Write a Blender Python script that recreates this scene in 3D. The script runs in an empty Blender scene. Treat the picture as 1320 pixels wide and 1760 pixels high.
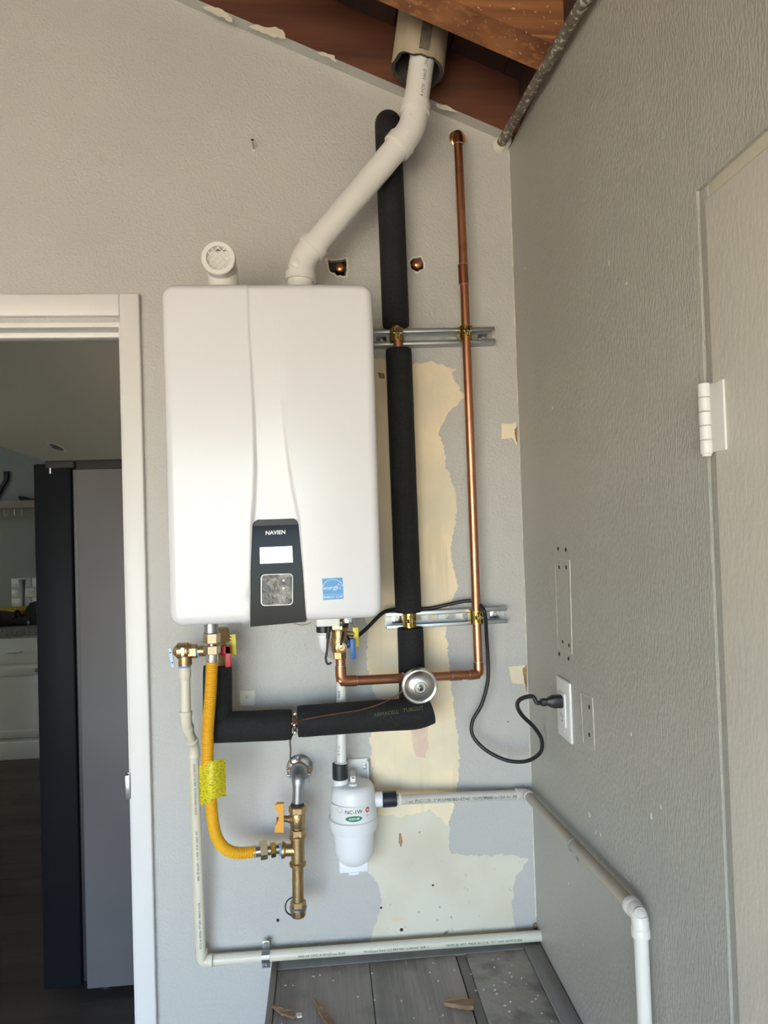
import bpy, bmesh, math, random
from mathutils import Vector, Matrix, noise
from mathutils.geometry import tessellate_polygon
random.seed(4)
SC = bpy.context.scene
COL = SC.collection
rad = math.radians

# ------------------------------------------------------------------ camera
FPX, CX, CY = 1200.0, 660.0, 880.0          # focal length and centre for a 1320 x 1760 frame
YAW, PITCH, ROLL = rad(5.0), rad(1.25), rad(1.8)
CAM = Vector((0.0, -1.78, 1.53))
_F = Vector((math.sin(YAW)*math.cos(PITCH), math.cos(YAW)*math.cos(PITCH), math.sin(PITCH)))
_R0 = Vector((math.cos(YAW), -math.sin(YAW), 0)); _U0 = _R0.cross(_F)
_R = _R0*math.cos(ROLL) - _U0*math.sin(ROLL)
_U = _U0*math.cos(ROLL) + _R0*math.sin(ROLL)
cd = bpy.data.cameras.new('camera'); cam = bpy.data.objects.new('camera', cd); COL.objects.link(cam)
cd.sensor_fit = 'VERTICAL'; cd.sensor_height = 36.0; cd.lens = 36.0*FPX/1760.0
cd.clip_start = 0.02; cd.clip_end = 200
cam.matrix_world = Matrix(((_R.x, _U.x, -_F.x, CAM.x), (_R.y, _U.y, -_F.y, CAM.y), (_R.z, _U.z, -_F.z, CAM.z), (0, 0, 0, 1)))
SC.camera = cam

# ------------------------------------------------------------------ sky, sun, exposure
SC.view_settings.view_transform = 'Standard'; SC.view_settings.look = 'None'
SC.view_settings.gamma = 1.0; SC.view_settings.use_curve_mapping = False
SC.view_settings.exposure = 1.72
wd = bpy.data.worlds.new('sky'); SC.world = wd; wd.use_nodes = True
wn = wd.node_tree; wn.nodes.clear()
wo = wn.nodes.new('ShaderNodeOutputWorld'); wb = wn.nodes.new('ShaderNodeBackground'); ws = wn.nodes.new('ShaderNodeTexSky')
ws.sky_type = 'NISHITA'; ws.sun_disc = False; ws.sun_elevation = rad(50); ws.sun_rotation = rad(108); ws.air_density = 1.0; ws.dust_density = 1.0; ws.ozone_density = 2.6
wb.inputs['Strength'].default_value = 0.92
wn.links.new(ws.outputs[0], wb.inputs[0]); wn.links.new(wb.outputs[0], wo.inputs[0])
sl = bpy.data.lights.new('sun', 'SUN'); sl.energy = 11.5; sl.angle = rad(0.6); sl.color = (1.0, 0.93, 0.82)
sun = bpy.data.objects.new('sun', sl); COL.objects.link(sun); sun.location = (8, -6, 12)
sun.rotation_euler = Vector((-0.60, 0.20, -0.77)).to_track_quat('-Z', 'Y').to_euler()      # high on the right: lights the driveway and a strip of floor by the garage door
# the sky seen through the open garage door (guides sampling only, emits nothing itself)
pl = bpy.data.lights.new('door_portal', 'AREA'); pl.shape = 'RECTANGLE'; pl.size = 3.3; pl.size_y = 2.15; pl.cycles.is_portal = True
po = bpy.data.objects.new('door_portal', pl); COL.objects.link(po); po.location = (-1.55, -4.84, 1.08); po.rotation_euler = (rad(90), 0, 0)
try:
    SC.cycles.use_denoising = True; SC.cycles.max_bounces = 12; SC.cycles.diffuse_bounces = 8
except Exception: pass

# ------------------------------------------------------------------ measuring helpers (photo pixel -> point at a real depth)
def ray(px, py): return _F + _R*((px-CX)/FPX) - _U*((py-CY)/FPX)
def P(px, py, y): d = ray(px, py); return CAM + d*((y-CAM.y)/d.y)
def PX(px, py, x): d = ray(px, py); return CAM + d*((x-CAM.x)/d.x)
def PZ(px, py, z): d = ray(px, py); return CAM + d*((z-CAM.z)/d.z)
XR = 0.5165

# ------------------------------------------------------------------ materials
MATS = {}
def mat(name, col, rough=0.5, metal=0.0, bump=None, var=None, coat=0.0, emit=None, spec=0.5, speck=None):
    """bump=(scale, distance, strength[, stretch]); var=(scale, second colour, contrast lo, hi[, stretch]); speck=(scale, colour, threshold)"""
    m = bpy.data.materials.new(name); m.use_nodes = True; nt = m.node_tree; b = nt.nodes['Principled BSDF']
    b.inputs['Base Color'].default_value = (*col, 1); b.inputs['Roughness'].default_value = rough; b.inputs['Metallic'].default_value = metal
    b.inputs['Specular IOR Level'].default_value = spec
    if coat: b.inputs['Coat Weight'].default_value = coat; b.inputs['Coat Roughness'].default_value = 0.06
    if emit: b.inputs['Emission Color'].default_value = (*emit[0], 1); b.inputs['Emission Strength'].default_value = emit[1]
    tc = nt.nodes.new('ShaderNodeTexCoord')
    def noise_at(scale, stretch=None, detail=4):
        n = nt.nodes.new('ShaderNodeTexNoise'); n.inputs['Scale'].default_value = scale; n.inputs['Detail'].default_value = detail
        if stretch:
            mp = nt.nodes.new('ShaderNodeMapping'); mp.inputs['Scale'].default_value = stretch
            nt.links.new(tc.outputs['Object'], mp.inputs[0]); nt.links.new(mp.outputs[0], n.inputs[0])
        else: nt.links.new(tc.outputs['Object'], n.inputs[0])
        return n
    last = None
    for v in ([var] if var and not isinstance(var, list) else (var or [])):
        n = noise_at(v[0], v[4] if len(v) > 4 else None, 6)
        r = nt.nodes.new('ShaderNodeMapRange'); r.inputs[1].default_value = v[2]; r.inputs[2].default_value = v[3]
        nt.links.new(n.outputs['Fac'], r.inputs[0])
        mx = nt.nodes.new('ShaderNodeMix'); mx.data_type = 'RGBA'
        nt.links.new(r.outputs[0], mx.inputs[0])
        if last: nt.links.new(last, mx.inputs[6])
        else: mx.inputs[6].default_value = (*col, 1)
        mx.inputs[7].default_value = (*v[1], 1); last = mx.outputs[2]
    if last: nt.links.new(last, b.inputs['Base Color'])
    if bump:
        n = noise_at(bump[0], bump[3] if len(bump) > 3 else None, 3)
        bp = nt.nodes.new('ShaderNodeBump'); bp.inputs['Distance'].default_value = bump[1]; bp.inputs['Strength'].default_value = bump[2]
        nt.links.new(n.outputs['Fac'], bp.inputs['Height']); nt.links.new(bp.outputs[0], b.inputs['Normal'])
    MATS[name] = m
    return m
mat('wall_paint', (0.535, 0.518, 0.488), 0.5, bump=(150, 0.005, 0.5), var=(3.0, (0.505, 0.489, 0.462), 0.4, 0.7))
mat('inner_wall', (0.42, 0.35, 0.24), 0.7)
mat('wall_paint_right', (0.48, 0.472, 0.425), 0.36, bump=(260, 0.006, 0.38, (1, 1, 0.38)), var=(2.0, (0.44, 0.433, 0.395), 0.4, 0.7))
mat('white_trim', (0.79, 0.765, 0.745), 0.4, bump=(60, 0.002, 0.15))
mat('grey_trim', (0.50, 0.51, 0.48), 0.45, bump=(60, 0.003, 0.3))
mat('door_paint', (0.87, 0.84, 0.75), 0.38, bump=(150, 0.003, 0.25, (1, 1, 0.4)), var=(2.5, (0.84, 0.81, 0.72), 0.4, 0.7))
mat('patch_cream', (0.94, 0.785, 0.55), 0.8, bump=(90, 0.002, 0.3), var=[(40, (0.74, 0.60, 0.40), 0.5, 0.75, (1, 1, 0.08)), (5, (0.80, 0.70, 0.52), 0.42, 0.62)])
mat('patch_pale', (0.72, 0.68, 0.56), 0.8, bump=(90, 0.002, 0.3), var=[(5, (0.66, 0.60, 0.48), 0.45, 0.65), (45, (0.30, 0.26, 0.20), 0.68, 0.74)])
mat('patch_pink', (0.76, 0.56, 0.45), 0.8, var=(25, (0.80, 0.66, 0.48), 0.4, 0.65))
mat('paper_brown', (0.42, 0.24, 0.11), 0.85, var=(40, (0.28, 0.15, 0.07), 0.4, 0.65))
mat('plaster_chip', (0.74, 0.70, 0.60), 0.85, bump=(150, 0.003, 0.5))
mat('hole_dark', (0.03, 0.025, 0.02), 0.9)
mat('concrete', (0.36, 0.30, 0.21), 0.8, var=(3, (0.31, 0.26, 0.18), 0.35, 0.7))
mat('driveway', (0.56, 0.46, 0.30), 0.85, var=(1.0, (0.52, 0.43, 0.28), 0.35, 0.7))
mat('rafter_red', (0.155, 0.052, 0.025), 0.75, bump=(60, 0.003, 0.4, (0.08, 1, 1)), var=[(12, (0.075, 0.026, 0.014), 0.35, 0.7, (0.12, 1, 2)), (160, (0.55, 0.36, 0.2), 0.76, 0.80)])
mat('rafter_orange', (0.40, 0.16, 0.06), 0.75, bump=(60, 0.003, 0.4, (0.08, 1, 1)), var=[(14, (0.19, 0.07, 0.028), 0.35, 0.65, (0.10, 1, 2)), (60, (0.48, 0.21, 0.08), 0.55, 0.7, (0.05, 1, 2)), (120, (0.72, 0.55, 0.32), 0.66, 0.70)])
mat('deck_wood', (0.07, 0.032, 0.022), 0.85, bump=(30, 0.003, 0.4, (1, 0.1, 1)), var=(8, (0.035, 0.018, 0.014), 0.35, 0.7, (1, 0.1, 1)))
mat('heater_white', (0.77, 0.758, 0.785), 0.22, spec=0.4)
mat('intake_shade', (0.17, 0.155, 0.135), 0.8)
mat('heater_grey', (0.45, 0.46, 0.47), 0.4, 0.3)
mat('panel_black', (0.010, 0.010, 0.011), 0.10, spec=0.07)
mat('panel_button', (0.10, 0.095, 0.085), 0.3, bump=(90, 0.004, 0.6), spec=0.4, var=(60, (0.26, 0.24, 0.20), 0.5, 0.62))
mat('lcd', (0.85, 0.87, 0.88), 0.2, emit=((0.9, 0.95, 1.0), 0.35))
mat('print_white', (0.88, 0.88, 0.88), 0.4)
mat('print_black', (0.03, 0.03, 0.03), 0.5)
mat('print_blue', (0.05, 0.32, 0.68), 0.35)
mat('print_green', (0.01, 0.22, 0.11), 0.4)
mat('print_red', (0.55, 0.05, 0.05), 0.4)
mat('print_olive', (0.11, 0.11, 0.045), 0.7)
mat('pvc_white', (0.82, 0.805, 0.765), 0.32, var=(6, (0.78, 0.765, 0.72), 0.4, 0.7))
mat('pvc_grey', (0.66, 0.63, 0.57), 0.4, var=(8, (0.56, 0.53, 0.46), 0.45, 0.75))
mat('pvc_painted', (0.52, 0.475, 0.40), 0.45, var=(10, (0.42, 0.38, 0.31), 0.45, 0.75))
mat('cpvc_cream', (0.78, 0.73, 0.60), 0.38, var=(6, (0.72, 0.66, 0.52), 0.4, 0.7))
mat('cpvc_stripe', (0.80, 0.68, 0.20), 0.5)
mat('foam_black', (0.013, 0.013, 0.0135), 0.7, bump=(330, 0.004, 0.8), spec=0.35, var=(420, (0.035, 0.035, 0.036), 0.55, 0.68))
mat('foam_inside', (0.05, 0.05, 0.05), 0.9)
mat('copper', (0.66, 0.31, 0.19), 0.36, 1.0, bump=(60, 0.001, 0.1), var=[(7, (0.52, 0.21, 0.11), 0.42, 0.68, (1, 1, 0.35)), (25, (0.40, 0.17, 0.10), 0.6, 0.75)])
mat('copper_dull', (0.50, 0.20, 0.11), 0.38, 1.0, var=(9, (0.34, 0.13, 0.075), 0.4, 0.7, (1, 1, 0.3)))
mat('copper_bright', (0.95, 0.42, 0.20), 0.30, 1.0)
mat('solder', (0.70, 0.66, 0.62), 0.35, 1.0)
mat('brass', (0.56, 0.40, 0.21), 0.40, 1.0, bump=(260, 0.002, 0.35), var=(20, (0.42, 0.29, 0.15), 0.4, 0.7))
mat('brass_light', (0.66, 0.55, 0.38), 0.25, 1.0)
mat('brass_plated', (0.58, 0.42, 0.10), 0.27, 1.0, var=(30, (0.36, 0.24, 0.07), 0.4, 0.65))
mat('zinc', (0.47, 0.49, 0.50), 0.42, 1.0, var=(14, (0.38, 0.40, 0.41), 0.4, 0.7, (0.2, 1, 1)))
mat('galvanised', (0.46, 0.48, 0.50), 0.42, 1.0, bump=(120, 0.002, 0.3), var=(25, (0.34, 0.36, 0.38), 0.4, 0.7))
mat('steel_bright', (0.78, 0.77, 0.75), 0.22, 1.0)
mat('steel_brushed', (0.60, 0.585, 0.56), 0.30, 1.0)
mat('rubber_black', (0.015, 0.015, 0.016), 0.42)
mat('coupling_black', (0.022, 0.024, 0.032), 0.35)
mat('hose_yellow', (0.86, 0.47, 0.018), 0.36)
mat('tag_yellow', (0.74, 0.63, 0.015), 0.45, var=(170, (0.40, 0.34, 0.012), 0.48, 0.60, (1, 1, 2.2)), bump=(50, 0.003, 0.5))
mat('handle_yellow', (0.80, 0.68, 0.04), 0.4)
mat('handle_red', (0.62, 0.045, 0.06), 0.4)
mat('handle_blue', (0.035, 0.13, 0.42), 0.4)
mat('handle_orange', (0.88, 0.40, 0.045), 0.4)
mat('handle_pale_blue', (0.50, 0.64, 0.82), 0.35)
mat('thread_tape', (0.20, 0.38, 0.66), 0.5)
mat('neutral_white', (0.84, 0.845, 0.86), 0.28)
mat('label_white', (0.80, 0.80, 0.78), 0.35)
mat('plastic_white', (0.84, 0.835, 0.81), 0.3)
mat('flue_cement', (0.50, 0.42, 0.30), 0.9, bump=(70, 0.005, 0.6, (1, 1, 0.25)), var=(18, (0.38, 0.31, 0.21), 0.4, 0.7, (1, 1, 0.3)))
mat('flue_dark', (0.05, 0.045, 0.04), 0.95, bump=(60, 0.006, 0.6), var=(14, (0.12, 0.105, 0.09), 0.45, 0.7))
mat('strap_rust', (0.10, 0.085, 0.065), 0.8, var=(40, (0.17, 0.14, 0.10), 0.4, 0.7))
mat('conduit_mottled', (0.21, 0.18, 0.135), 0.7, var=[(30, (0.12, 0.10, 0.075), 0.4, 0.6), (90, (0.62, 0.59, 0.52), 0.55, 0.64)], bump=(80, 0.003, 0.4))
mat('plank_grey', (0.42, 0.40, 0.385), 0.8, bump=(60, 0.006, 0.8, (1, 0.06, 1)), var=[(16, (0.26, 0.248, 0.238), 0.40, 0.66, (1, 0.10, 1)), (6, (0.22, 0.205, 0.19), 0.5, 0.68), (70, (0.40, 0.38, 0.36), 0.6, 0.7, (1, 0.06, 1)), (130, (0.62, 0.6, 0.57), 0.745, 0.765)])
mat('plank_pale', (0.42, 0.395, 0.36), 0.85, bump=(35, 0.005, 0.6), var=[(11, (0.23, 0.215, 0.20), 0.50, 0.66), (6, (0.46, 0.40, 0.33), 0.55, 0.75), (110, (0.64, 0.62, 0.58), 0.73, 0.75)])
mat('strip_grey', (0.30, 0.285, 0.265), 0.85, bump=(40, 0.004, 0.5, (1, 0.1, 1)), var=[(12, (0.20, 0.188, 0.172), 0.4, 0.7, (1, 0.15, 1)), (130, (0.62, 0.6, 0.57), 0.72, 0.75)])
mat('wood_chip', (0.36, 0.23, 0.13), 0.8, bump=(60, 0.004, 0.5, (0.2, 1, 1)), var=(20, (0.22, 0.13, 0.075), 0.4, 0.7))
mat('fleck_white', (0.75, 0.73, 0.70), 0.8)
# kitchen
mat('fill_blind_linen', (0.85, 0.72, 0.52), 0.9)  # warms the fill light of the added kitchen window
mat('kitchen_wall', (0.33, 0.35, 0.31), 0.7)
mat('kitchen_ceiling', (0.72, 0.655, 0.59), 0.8)
mat('kitchen_floor', (0.10, 0.075, 0.06), 0.5, var=(6, (0.055, 0.042, 0.034), 0.35, 0.7, (0.15, 1, 1)), bump=(30, 0.002, 0.3, (0.15, 1, 1)))
mat('cabinet_white', (0.86, 0.84, 0.80), 0.4)
mat('granite', (0.33, 0.32, 0.31), 0.35, var=(220, (0.14, 0.135, 0.13), 0.45, 0.55))
mat('tile_white', (0.74, 0.73, 0.70), 0.2)
mat('grout', (0.38, 0.37, 0.35), 0.8)
mat('fridge_side', (0.14, 0.13, 0.132), 0.45, spec=0.35, var=(3, (0.12, 0.111, 0.113), 0.4, 0.7))
mat('fridge_dark', (0.010, 0.0105, 0.0125), 0.45, spec=0.06)
mat('fridge_grey', (0.026, 0.025, 0.025), 0.6, spec=0.25)
mat('bag_black', (0.018, 0.017, 0.016), 0.7)
mat('bag_yellow', (0.72, 0.42, 0.03), 0.55)
mat('shelf_wood', (0.42, 0.33, 0.25), 0.6, var=(10, (0.34, 0.26, 0.19), 0.4, 0.7, (0.15, 1, 1)))
mat('iron_dark', (0.03, 0.03, 0.03), 0.5, 0.5)
mat('vase_metal', (0.36, 0.36, 0.36), 0.4, 0.2)
mat('lamp_glass', (0.8, 0.79, 0.76), 0.15)

# ------------------------------------------------------------------ mesh helpers: all take world coordinates
ORG = {}
def finish(bm, smooth=True, angle=40):
    bmesh.ops.recalc_face_normals(bm, faces=bm.faces)
    me = bpy.data.meshes.new('m'); bm.to_mesh(me); bm.free()
    if smooth:
        for p in me.polygons: p.use_smooth = True
        try: me.set_sharp_from_angle(angle=rad(angle))
        except Exception: pass
    return me
def empty(name, loc, label=None, cat=None, group=None, kind=None):
    o = bpy.data.objects.new(name, None); COL.objects.link(o); o.location = loc; o.empty_display_size = 0.03
    ORG[o] = Vector(loc); props(o, label, cat, group, kind); return o
def props(o, label=None, cat=None, group=None, kind=None):
    if label: o['label'] = label
    if cat: o['category'] = cat
    if group: o['group'] = group
    if kind: o['kind'] = kind
def part(name, me, m, parent, label=None, kind=None):
    """mesh made in world coordinates becomes a child of a thing (or of one of its parts)"""
    org = ORG[parent]; me.transform(Matrix.Translation(-org)); me.name = name
    o = bpy.data.objects.new(name, me); COL.objects.link(o); o.parent = parent; ORG[o] = org
    me.materials.append(MATS[m]); props(o, label, None, None, kind); return o
def solo(name, me, m, label=None, cat=None, group=None, kind=None):
    """a thing that is one mesh; its origin goes to the middle of its base"""
    vs = [v.co for v in me.vertices]
    lo = Vector([min(v[i] for v in vs) for i in range(3)]); hi = Vector([max(v[i] for v in vs) for i in range(3)])
    org = Vector(((lo.x+hi.x)/2, (lo.y+hi.y)/2, lo.z)); me.transform(Matrix.Translation(-org)); me.name = name
    o = bpy.data.objects.new(name, me); COL.objects.link(o); o.location = org; ORG[o] = org
    me.materials.append(MATS[m]); props(o, label, cat, group, kind); return o
def struct(name, me, m): return solo(name, me, m, kind='structure')

def frame_of(d):
    d = d.normalized(); a = Vector((0, 0, 1)) if abs(d.z) < 0.9 else Vector((0, 1, 0))
    u = a.cross(d).normalized(); return u, d.cross(u).normalized()
def tube(pts, r, n=20, caps=True, hollow=None):
    """sweep with parallel transport; r is a number or one per point"""
    pts = [Vector(p) for p in pts]; rs = r if isinstance(r, (list, tuple)) else [r]*len(pts)
    bm = bmesh.new(); rings = []; u = None
    for i, p in enumerate(pts):
        a = pts[max(i-1, 0)]; b = pts[min(i+1, len(pts)-1)]; t = (b-a)
        if t.length < 1e-9: t = pts[-1]-pts[0]
        t.normalize()
        if u is None: u, _ = frame_of(t)
        u = (u - t*u.dot(t)).normalized(); v = t.cross(u)
        rings.append([bm.verts.new(p + (u*math.cos(2*math.pi*k/n) + v*math.sin(2*math.pi*k/n))*rs[i]) for k in range(n)])
    for a, b in zip(rings, rings[1:]):
        for k in range(n): bm.faces.new((a[k], a[(k+1) % n], b[(k+1) % n], b[k]))
    if caps: bm.faces.new(rings[0][::-1]); bm.faces.new(rings[-1])
    return finish(bm)
def fillet(pts, rr, seg=8):
    """round the corners of a polyline"""
    pts = [Vector(p) for p in pts]; out = [pts[0]]
    for i in range(1, len(pts)-1):
        a, b, c = pts[i-1], pts[i], pts[i+1]; d1 = (a-b); d2 = (c-b); l = min(rr, d1.length*0.49, d2.length*0.49)
        p1 = b+d1.normalized()*l; p2 = b+d2.normalized()*l
        for k in range(seg+1):
            t = k/seg; out.append(p1*(1-t)**2 + b*2*t*(1-t) + p2*t*t)
    out.append(pts[-1]); return out
def spline(pts, seg=10):
    """Catmull-Rom through the points"""
    pts = [Vector(p) for p in pts]; q = [pts[0]*2-pts[1]] + pts + [pts[-1]*2-pts[-2]]; out = []
    for i in range(1, len(q)-2):
        for k in range(seg):
            t = k/seg; a, b, c, d = q[i-1], q[i], q[i+1], q[i+2]
            out.append(0.5*((2*b) + (c-a)*t + (2*a-5*b+4*c-d)*t*t + (3*b-3*c+d-a)*t**3))
    out.append(pts[-1]); return out
def resample(pts, step):
    out = [pts[0]]; acc = 0
    for a, b in zip(pts, pts[1:]):
        L = (b-a).length
        while acc + L >= step:
            t = (step-acc)/L; a = a.lerp(b, t); out.append(a); L = (b-a).length; acc = 0
            if L < 1e-9: break
        acc += L
    return out
def lathe(o, d, prof, n=28, flat=False, rot=0.0):
    """profile [(distance along d, radius)] turned about the axis o + t d; n=6 with flat gives a hexagon nut"""
    o = Vector(o); d = Vector(d).normalized(); u, v = frame_of(d); bm = bmesh.new(); rings = []
    for t, r in prof:
        if r < 1e-6: rings.append([bm.verts.new(o+d*t)])
        else: rings.append([bm.verts.new(o+d*t+(u*math.cos(2*math.pi*k/n+rot)+v*math.sin(2*math.pi*k/n+rot))*r) for k in range(n)])
    for a, b in zip(rings, rings[1:]):
        for k in range(n):
            k2 = (k+1) % n
            if len(a) == 1 and len(b) == 1: break
            if len(a) == 1: bm.faces.new((a[0], b[k2], b[k]))
            elif len(b) == 1: bm.faces.new((a[k], a[k2], b[0]))
            else: bm.faces.new((a[k], a[k2], b[k2], b[k]))
    if len(rings[0]) > 1: bm.faces.new(rings[0][::-1])
    if len(rings[-1]) > 1: bm.faces.new(rings[-1])
    return finish(bm, not flat, 35)
def hexnut(o, d, h, r, rot=0.0):
    c = min(h*0.15, 0.0015); return lathe(o, d, [(0, r*0.93), (c, r), (h-c, r), (h, r*0.93)], 6, True, rot)
def cyl(a, b, r, n=20): return tube([a, b], r, n)
def box(x0, x1, y0, y1, z0, z1, bev=0.0, seg=2):
    bm = bmesh.new(); bmesh.ops.create_cube(bm, size=1)
    for v in bm.verts: v.co = Vector(((x0+x1)/2+v.co.x*(x1-x0), (y0+y1)/2+v.co.y*(y1-y0), (z0+z1)/2+v.co.z*(z1-z0)))
    if bev: bmesh.ops.bevel(bm, geom=bm.edges[:], offset=bev, segments=seg, affect='EDGES', profile=0.5)
    return finish(bm, bev > 0, 50)
def obox(c, ax, ay, az, sx, sy, sz, bev=0.0, seg=2):
    """oriented box: centre, three unit axes, three sizes"""
    me = box(-sx/2, sx/2, -sy/2, sy/2, -sz/2, sz/2, bev, seg)
    me.transform(Matrix(((ax.x, ay.x, az.x, c[0]), (ax.y, ay.y, az.y, c[1]), (ax.z, ay.z, az.z, c[2]), (0, 0, 0, 1)))); return me
def prism(poly, off, holes=()):
    """closed outline (list of world points), pushed along the vector off; keeps its front at the given points"""
    loops = [[Vector(p) for p in poly]] + [[Vector(p) for p in h] for h in holes]
    tri = tessellate_polygon(loops); flat = [p for l in loops for p in l]; bm = bmesh.new(); off = Vector(off)
    A = [bm.verts.new(p) for p in flat]; Bv = [bm.verts.new(p+off) for p in flat]
    for t in tri:
        try: bm.faces.new([A[i] for i in t]); bm.faces.new([Bv[i] for i in t][::-1])
        except ValueError: pass
    s = 0
    for l in loops:
        n = len(l)
        for k in range(n):
            a, b = s+k, s+(k+1) % n
            bm.faces.new((A[a], A[b], Bv[b], Bv[a]))
        s += n
    return finish(bm, False)
def ragged(pts, amp, step, seed=0.0):
    """outline with a torn edge (in the plane of a wall: x/z or y/z)"""
    pts = [Vector(p) for p in pts]; out = []; n = len(pts)
    for i in range(n):
        a, b = pts[i], pts[(i+1) % n]; k = max(1, int((b-a).length/step))
        for j in range(k): out.append(a.lerp(b, j/k))
    m = len(out); res = []; ax = Vector((0, 0, 0))
    for i in range(m): ax += out[i].cross(out[(i+1) % m])
    ax.normalize()
    for i, p in enumerate(out):
        nrm = ax.cross(out[(i+1) % m]-out[i-1])
        q = p*55 + Vector((seed, seed*2, 0)); w = noise.noise(q) + 0.7*noise.noise(p*170+Vector((seed, 0, 3))) + 0.5*noise.noise(p*420)
        res.append(p + nrm.normalized()*amp*w if nrm.length > 1e-9 else p)
    return res
def lettering(s, size, place, parent, m='print_black', name='lettering', align='CENTER', shear=0.0, bold=0.0, label=None):
    """flat print: place(u, v) maps text coordinates (metres, right and up) to the world"""
    cu = bpy.data.curves.new('t', 'FONT'); cu.body = s; cu.size = size; cu.align_x = align; cu.align_y = 'CENTER'; cu.shear = shear; cu.offset = bold; cu.resolution_u = 2
    o = bpy.data.objects.new('t', cu); COL.objects.link(o); dg = bpy.context.evaluated_depsgraph_get()
    me = bpy.data.meshes.new_from_object(o.evaluated_get(dg)); bpy.data.objects.remove(o); bpy.data.curves.remove(cu)
    for v in me.vertices: v.co = place(v.co.x, v.co.y)
    return part(name, me, m, parent, label, 'stuff')
def flat_place(o, r, u): return lambda a, b: Vector(o) + Vector(r)*a + Vector(u)*b
def wrap_place(o, axis, rad_dir, r):
    """print on a pipe: text runs along axis, letters stand round the pipe, centred on rad_dir"""
    o = Vector(o); axis = Vector(axis).normalized(); n = Vector(rad_dir); n = (n-axis*n.dot(axis)).normalized(); t = n.cross(axis)
    def f(a, b):
        ph = b/r; return o + axis*a + (n*math.cos(ph) + t*math.sin(ph))*r
    return f
def elbow(parent, a, c, b, r, ln, rr, m, name='elbow', n=24, socket=None):
    """a fitting from a towards corner c towards b, with thicker sockets at both ends"""
    a, c, b = Vector(a), Vector(c), Vector(b); p0 = c+(a-c).normalized()*ln; p1 = c+(b-c).normalized()*ln
    pth = fillet([p0, c, p1], rr, 12); o = part(name, tube(pth, r, n), m, parent)
    if socket:
        for q, d in ((p0, (c-p0).normalized()), (p1, (c-p1).normalized())):
            part('socket', lathe(q-d*0.0008, d, [(0, r*0.98), (0.001, socket), (ln*0.38, socket), (ln*0.38+0.002, r)], n), m, o)
    return o, p0, p1

# ================================================================== THE SETTING
GX = lambda x: 2.745-0.413*x                 # underside of the rafters over the right half of the garage
RIDGE = -2.3; XL = -4.9; YF = -4.7
def gz(x): return GX(x) if x >= RIDGE else GX(RIDGE)-(RIDGE-x)*0.413
DX1, DX0, DTOP = -0.486, -1.26, 2.062         # kitchen doorway

def wallpt(px, py): return P(px, py, 0.0)
hole_a = ragged([wallpt(*q) for q in ((564, 446), (580, 448), (594, 445), (597, 458), (594, 474), (580, 474), (566, 466))], 0.003, 0.004, 1)
hole_b = ragged([wallpt(*q) for q in ((704, 450), (712, 444), (722, 443), (729, 452), (727, 463), (717, 468), (708, 462))], 0.003, 0.004, 5)
hc = wallpt(873, 1487); hole_c = [hc + Vector((math.cos(a*0.628)*0.0085, 0, math.sin(a*0.628)*0.0085)) for a in range(10)]
outline = [(XL, 0), (DX0, 0), (DX0, DTOP), (DX1, DTOP), (DX1, 0), (XR+0.1, 0), (XR+0.1, gz(XR)+0.2), (RIDGE, gz(RIDGE)+0.2), (XL, gz(XL)+0.2)]
wall_back = struct('wall_back', prism([Vector((x, 0, z)) for x, z in outline], (0, 0.014, 0), [hole_a, hole_b, hole_c]), 'wall_paint')
struct('wall_cavity', prism([Vector((x, 0.10, z)) for x, z in outline], (0, 0.02, 0)), 'kitchen_wall')
# bare and torn places on the painted wall
def bare(name, px, m, amp=0.005, step=0.0035, y=0.0, th=0.0006, seed=0):
    return part(name, prism(ragged([P(a, b, y) for a, b in px], amp, step, seed), (0, -th, 0)), m, wall_back)
bare('bare_patch', [(600, 622), (660, 616), (700, 628), (742, 622), (787, 634), (774, 642), (788, 662), (797, 682), (780, 700), (764, 722), (754, 742), (764, 778), (768, 805),
     (780, 838), (786, 872), (782, 905), (774, 942), (779, 978), (786, 1012), (768, 1050), (767, 1082), (770, 1125), (778, 1205), (788, 1272), (789, 1332), (782, 1366), (776, 1400),
     (769, 1432), (690, 1440), (632, 1430), (636, 1392), (642, 1345), (638, 1300), (636, 1255), (650, 1212), (634, 1160), (630, 1120), (634, 1080), (600, 1000)], 'patch_cream', seed=2)
bare('bare_patch', [(636, 1400), (690, 1404), (740, 1392), (772, 1418), (771, 1440), (773, 1466), (802, 1470), (842, 1469), (888, 1470), (906, 1476), (898, 1492), (884, 1506), (882, 1540), (880, 1568),
     (888, 1600), (888, 1622), (640, 1646), (636, 1622), (650, 1572), (656, 1545), (652, 1522), (640, 1508), (630, 1492), (626, 1450)], 'patch_pale', th=0.0009, seed=7)
bare('pink_stain', [(707, 1245), (735, 1240), (736, 1285), (730, 1302), (714, 1300), (708, 1275)], 'patch_pink', 0.003, th=0.001, seed=3)
bare('torn_paper', [(686, 1431), (690, 1432), (692, 1446), (689, 1456), (685, 1448)], 'paper_brown', 0.001, 0.003, th=0.0013)
bare('torn_paper', [(676, 1578), (696, 1577), (698, 1582), (678, 1584)], 'patch_pink', 0.002, 0.003, th=0.0013)
bare('torn_paper', [(649, 640), (660, 642), (661, 651), (652, 650)], 'paper_brown', 0.001, 0.003, th=0.0013)
bare('bare_patch', [(862, 729), (880, 728), (886, 724), (889, 745), (888, 768), (884, 758), (880, 752), (862, 755)], 'patch_cream', 0.001, 0.004, seed=4)
bare('bare_patch', [(874, 1146), (902, 1143), (905, 1150), (905, 1186), (900, 1176), (880, 1174)], 'patch_cream', 0.002, 0.004, seed=6)
bare('torn_paper', [(884, 738), (889, 733), (889, 762), (886, 756)], 'paper_brown', 0.001, 0.003, th=0.0013)
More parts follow.
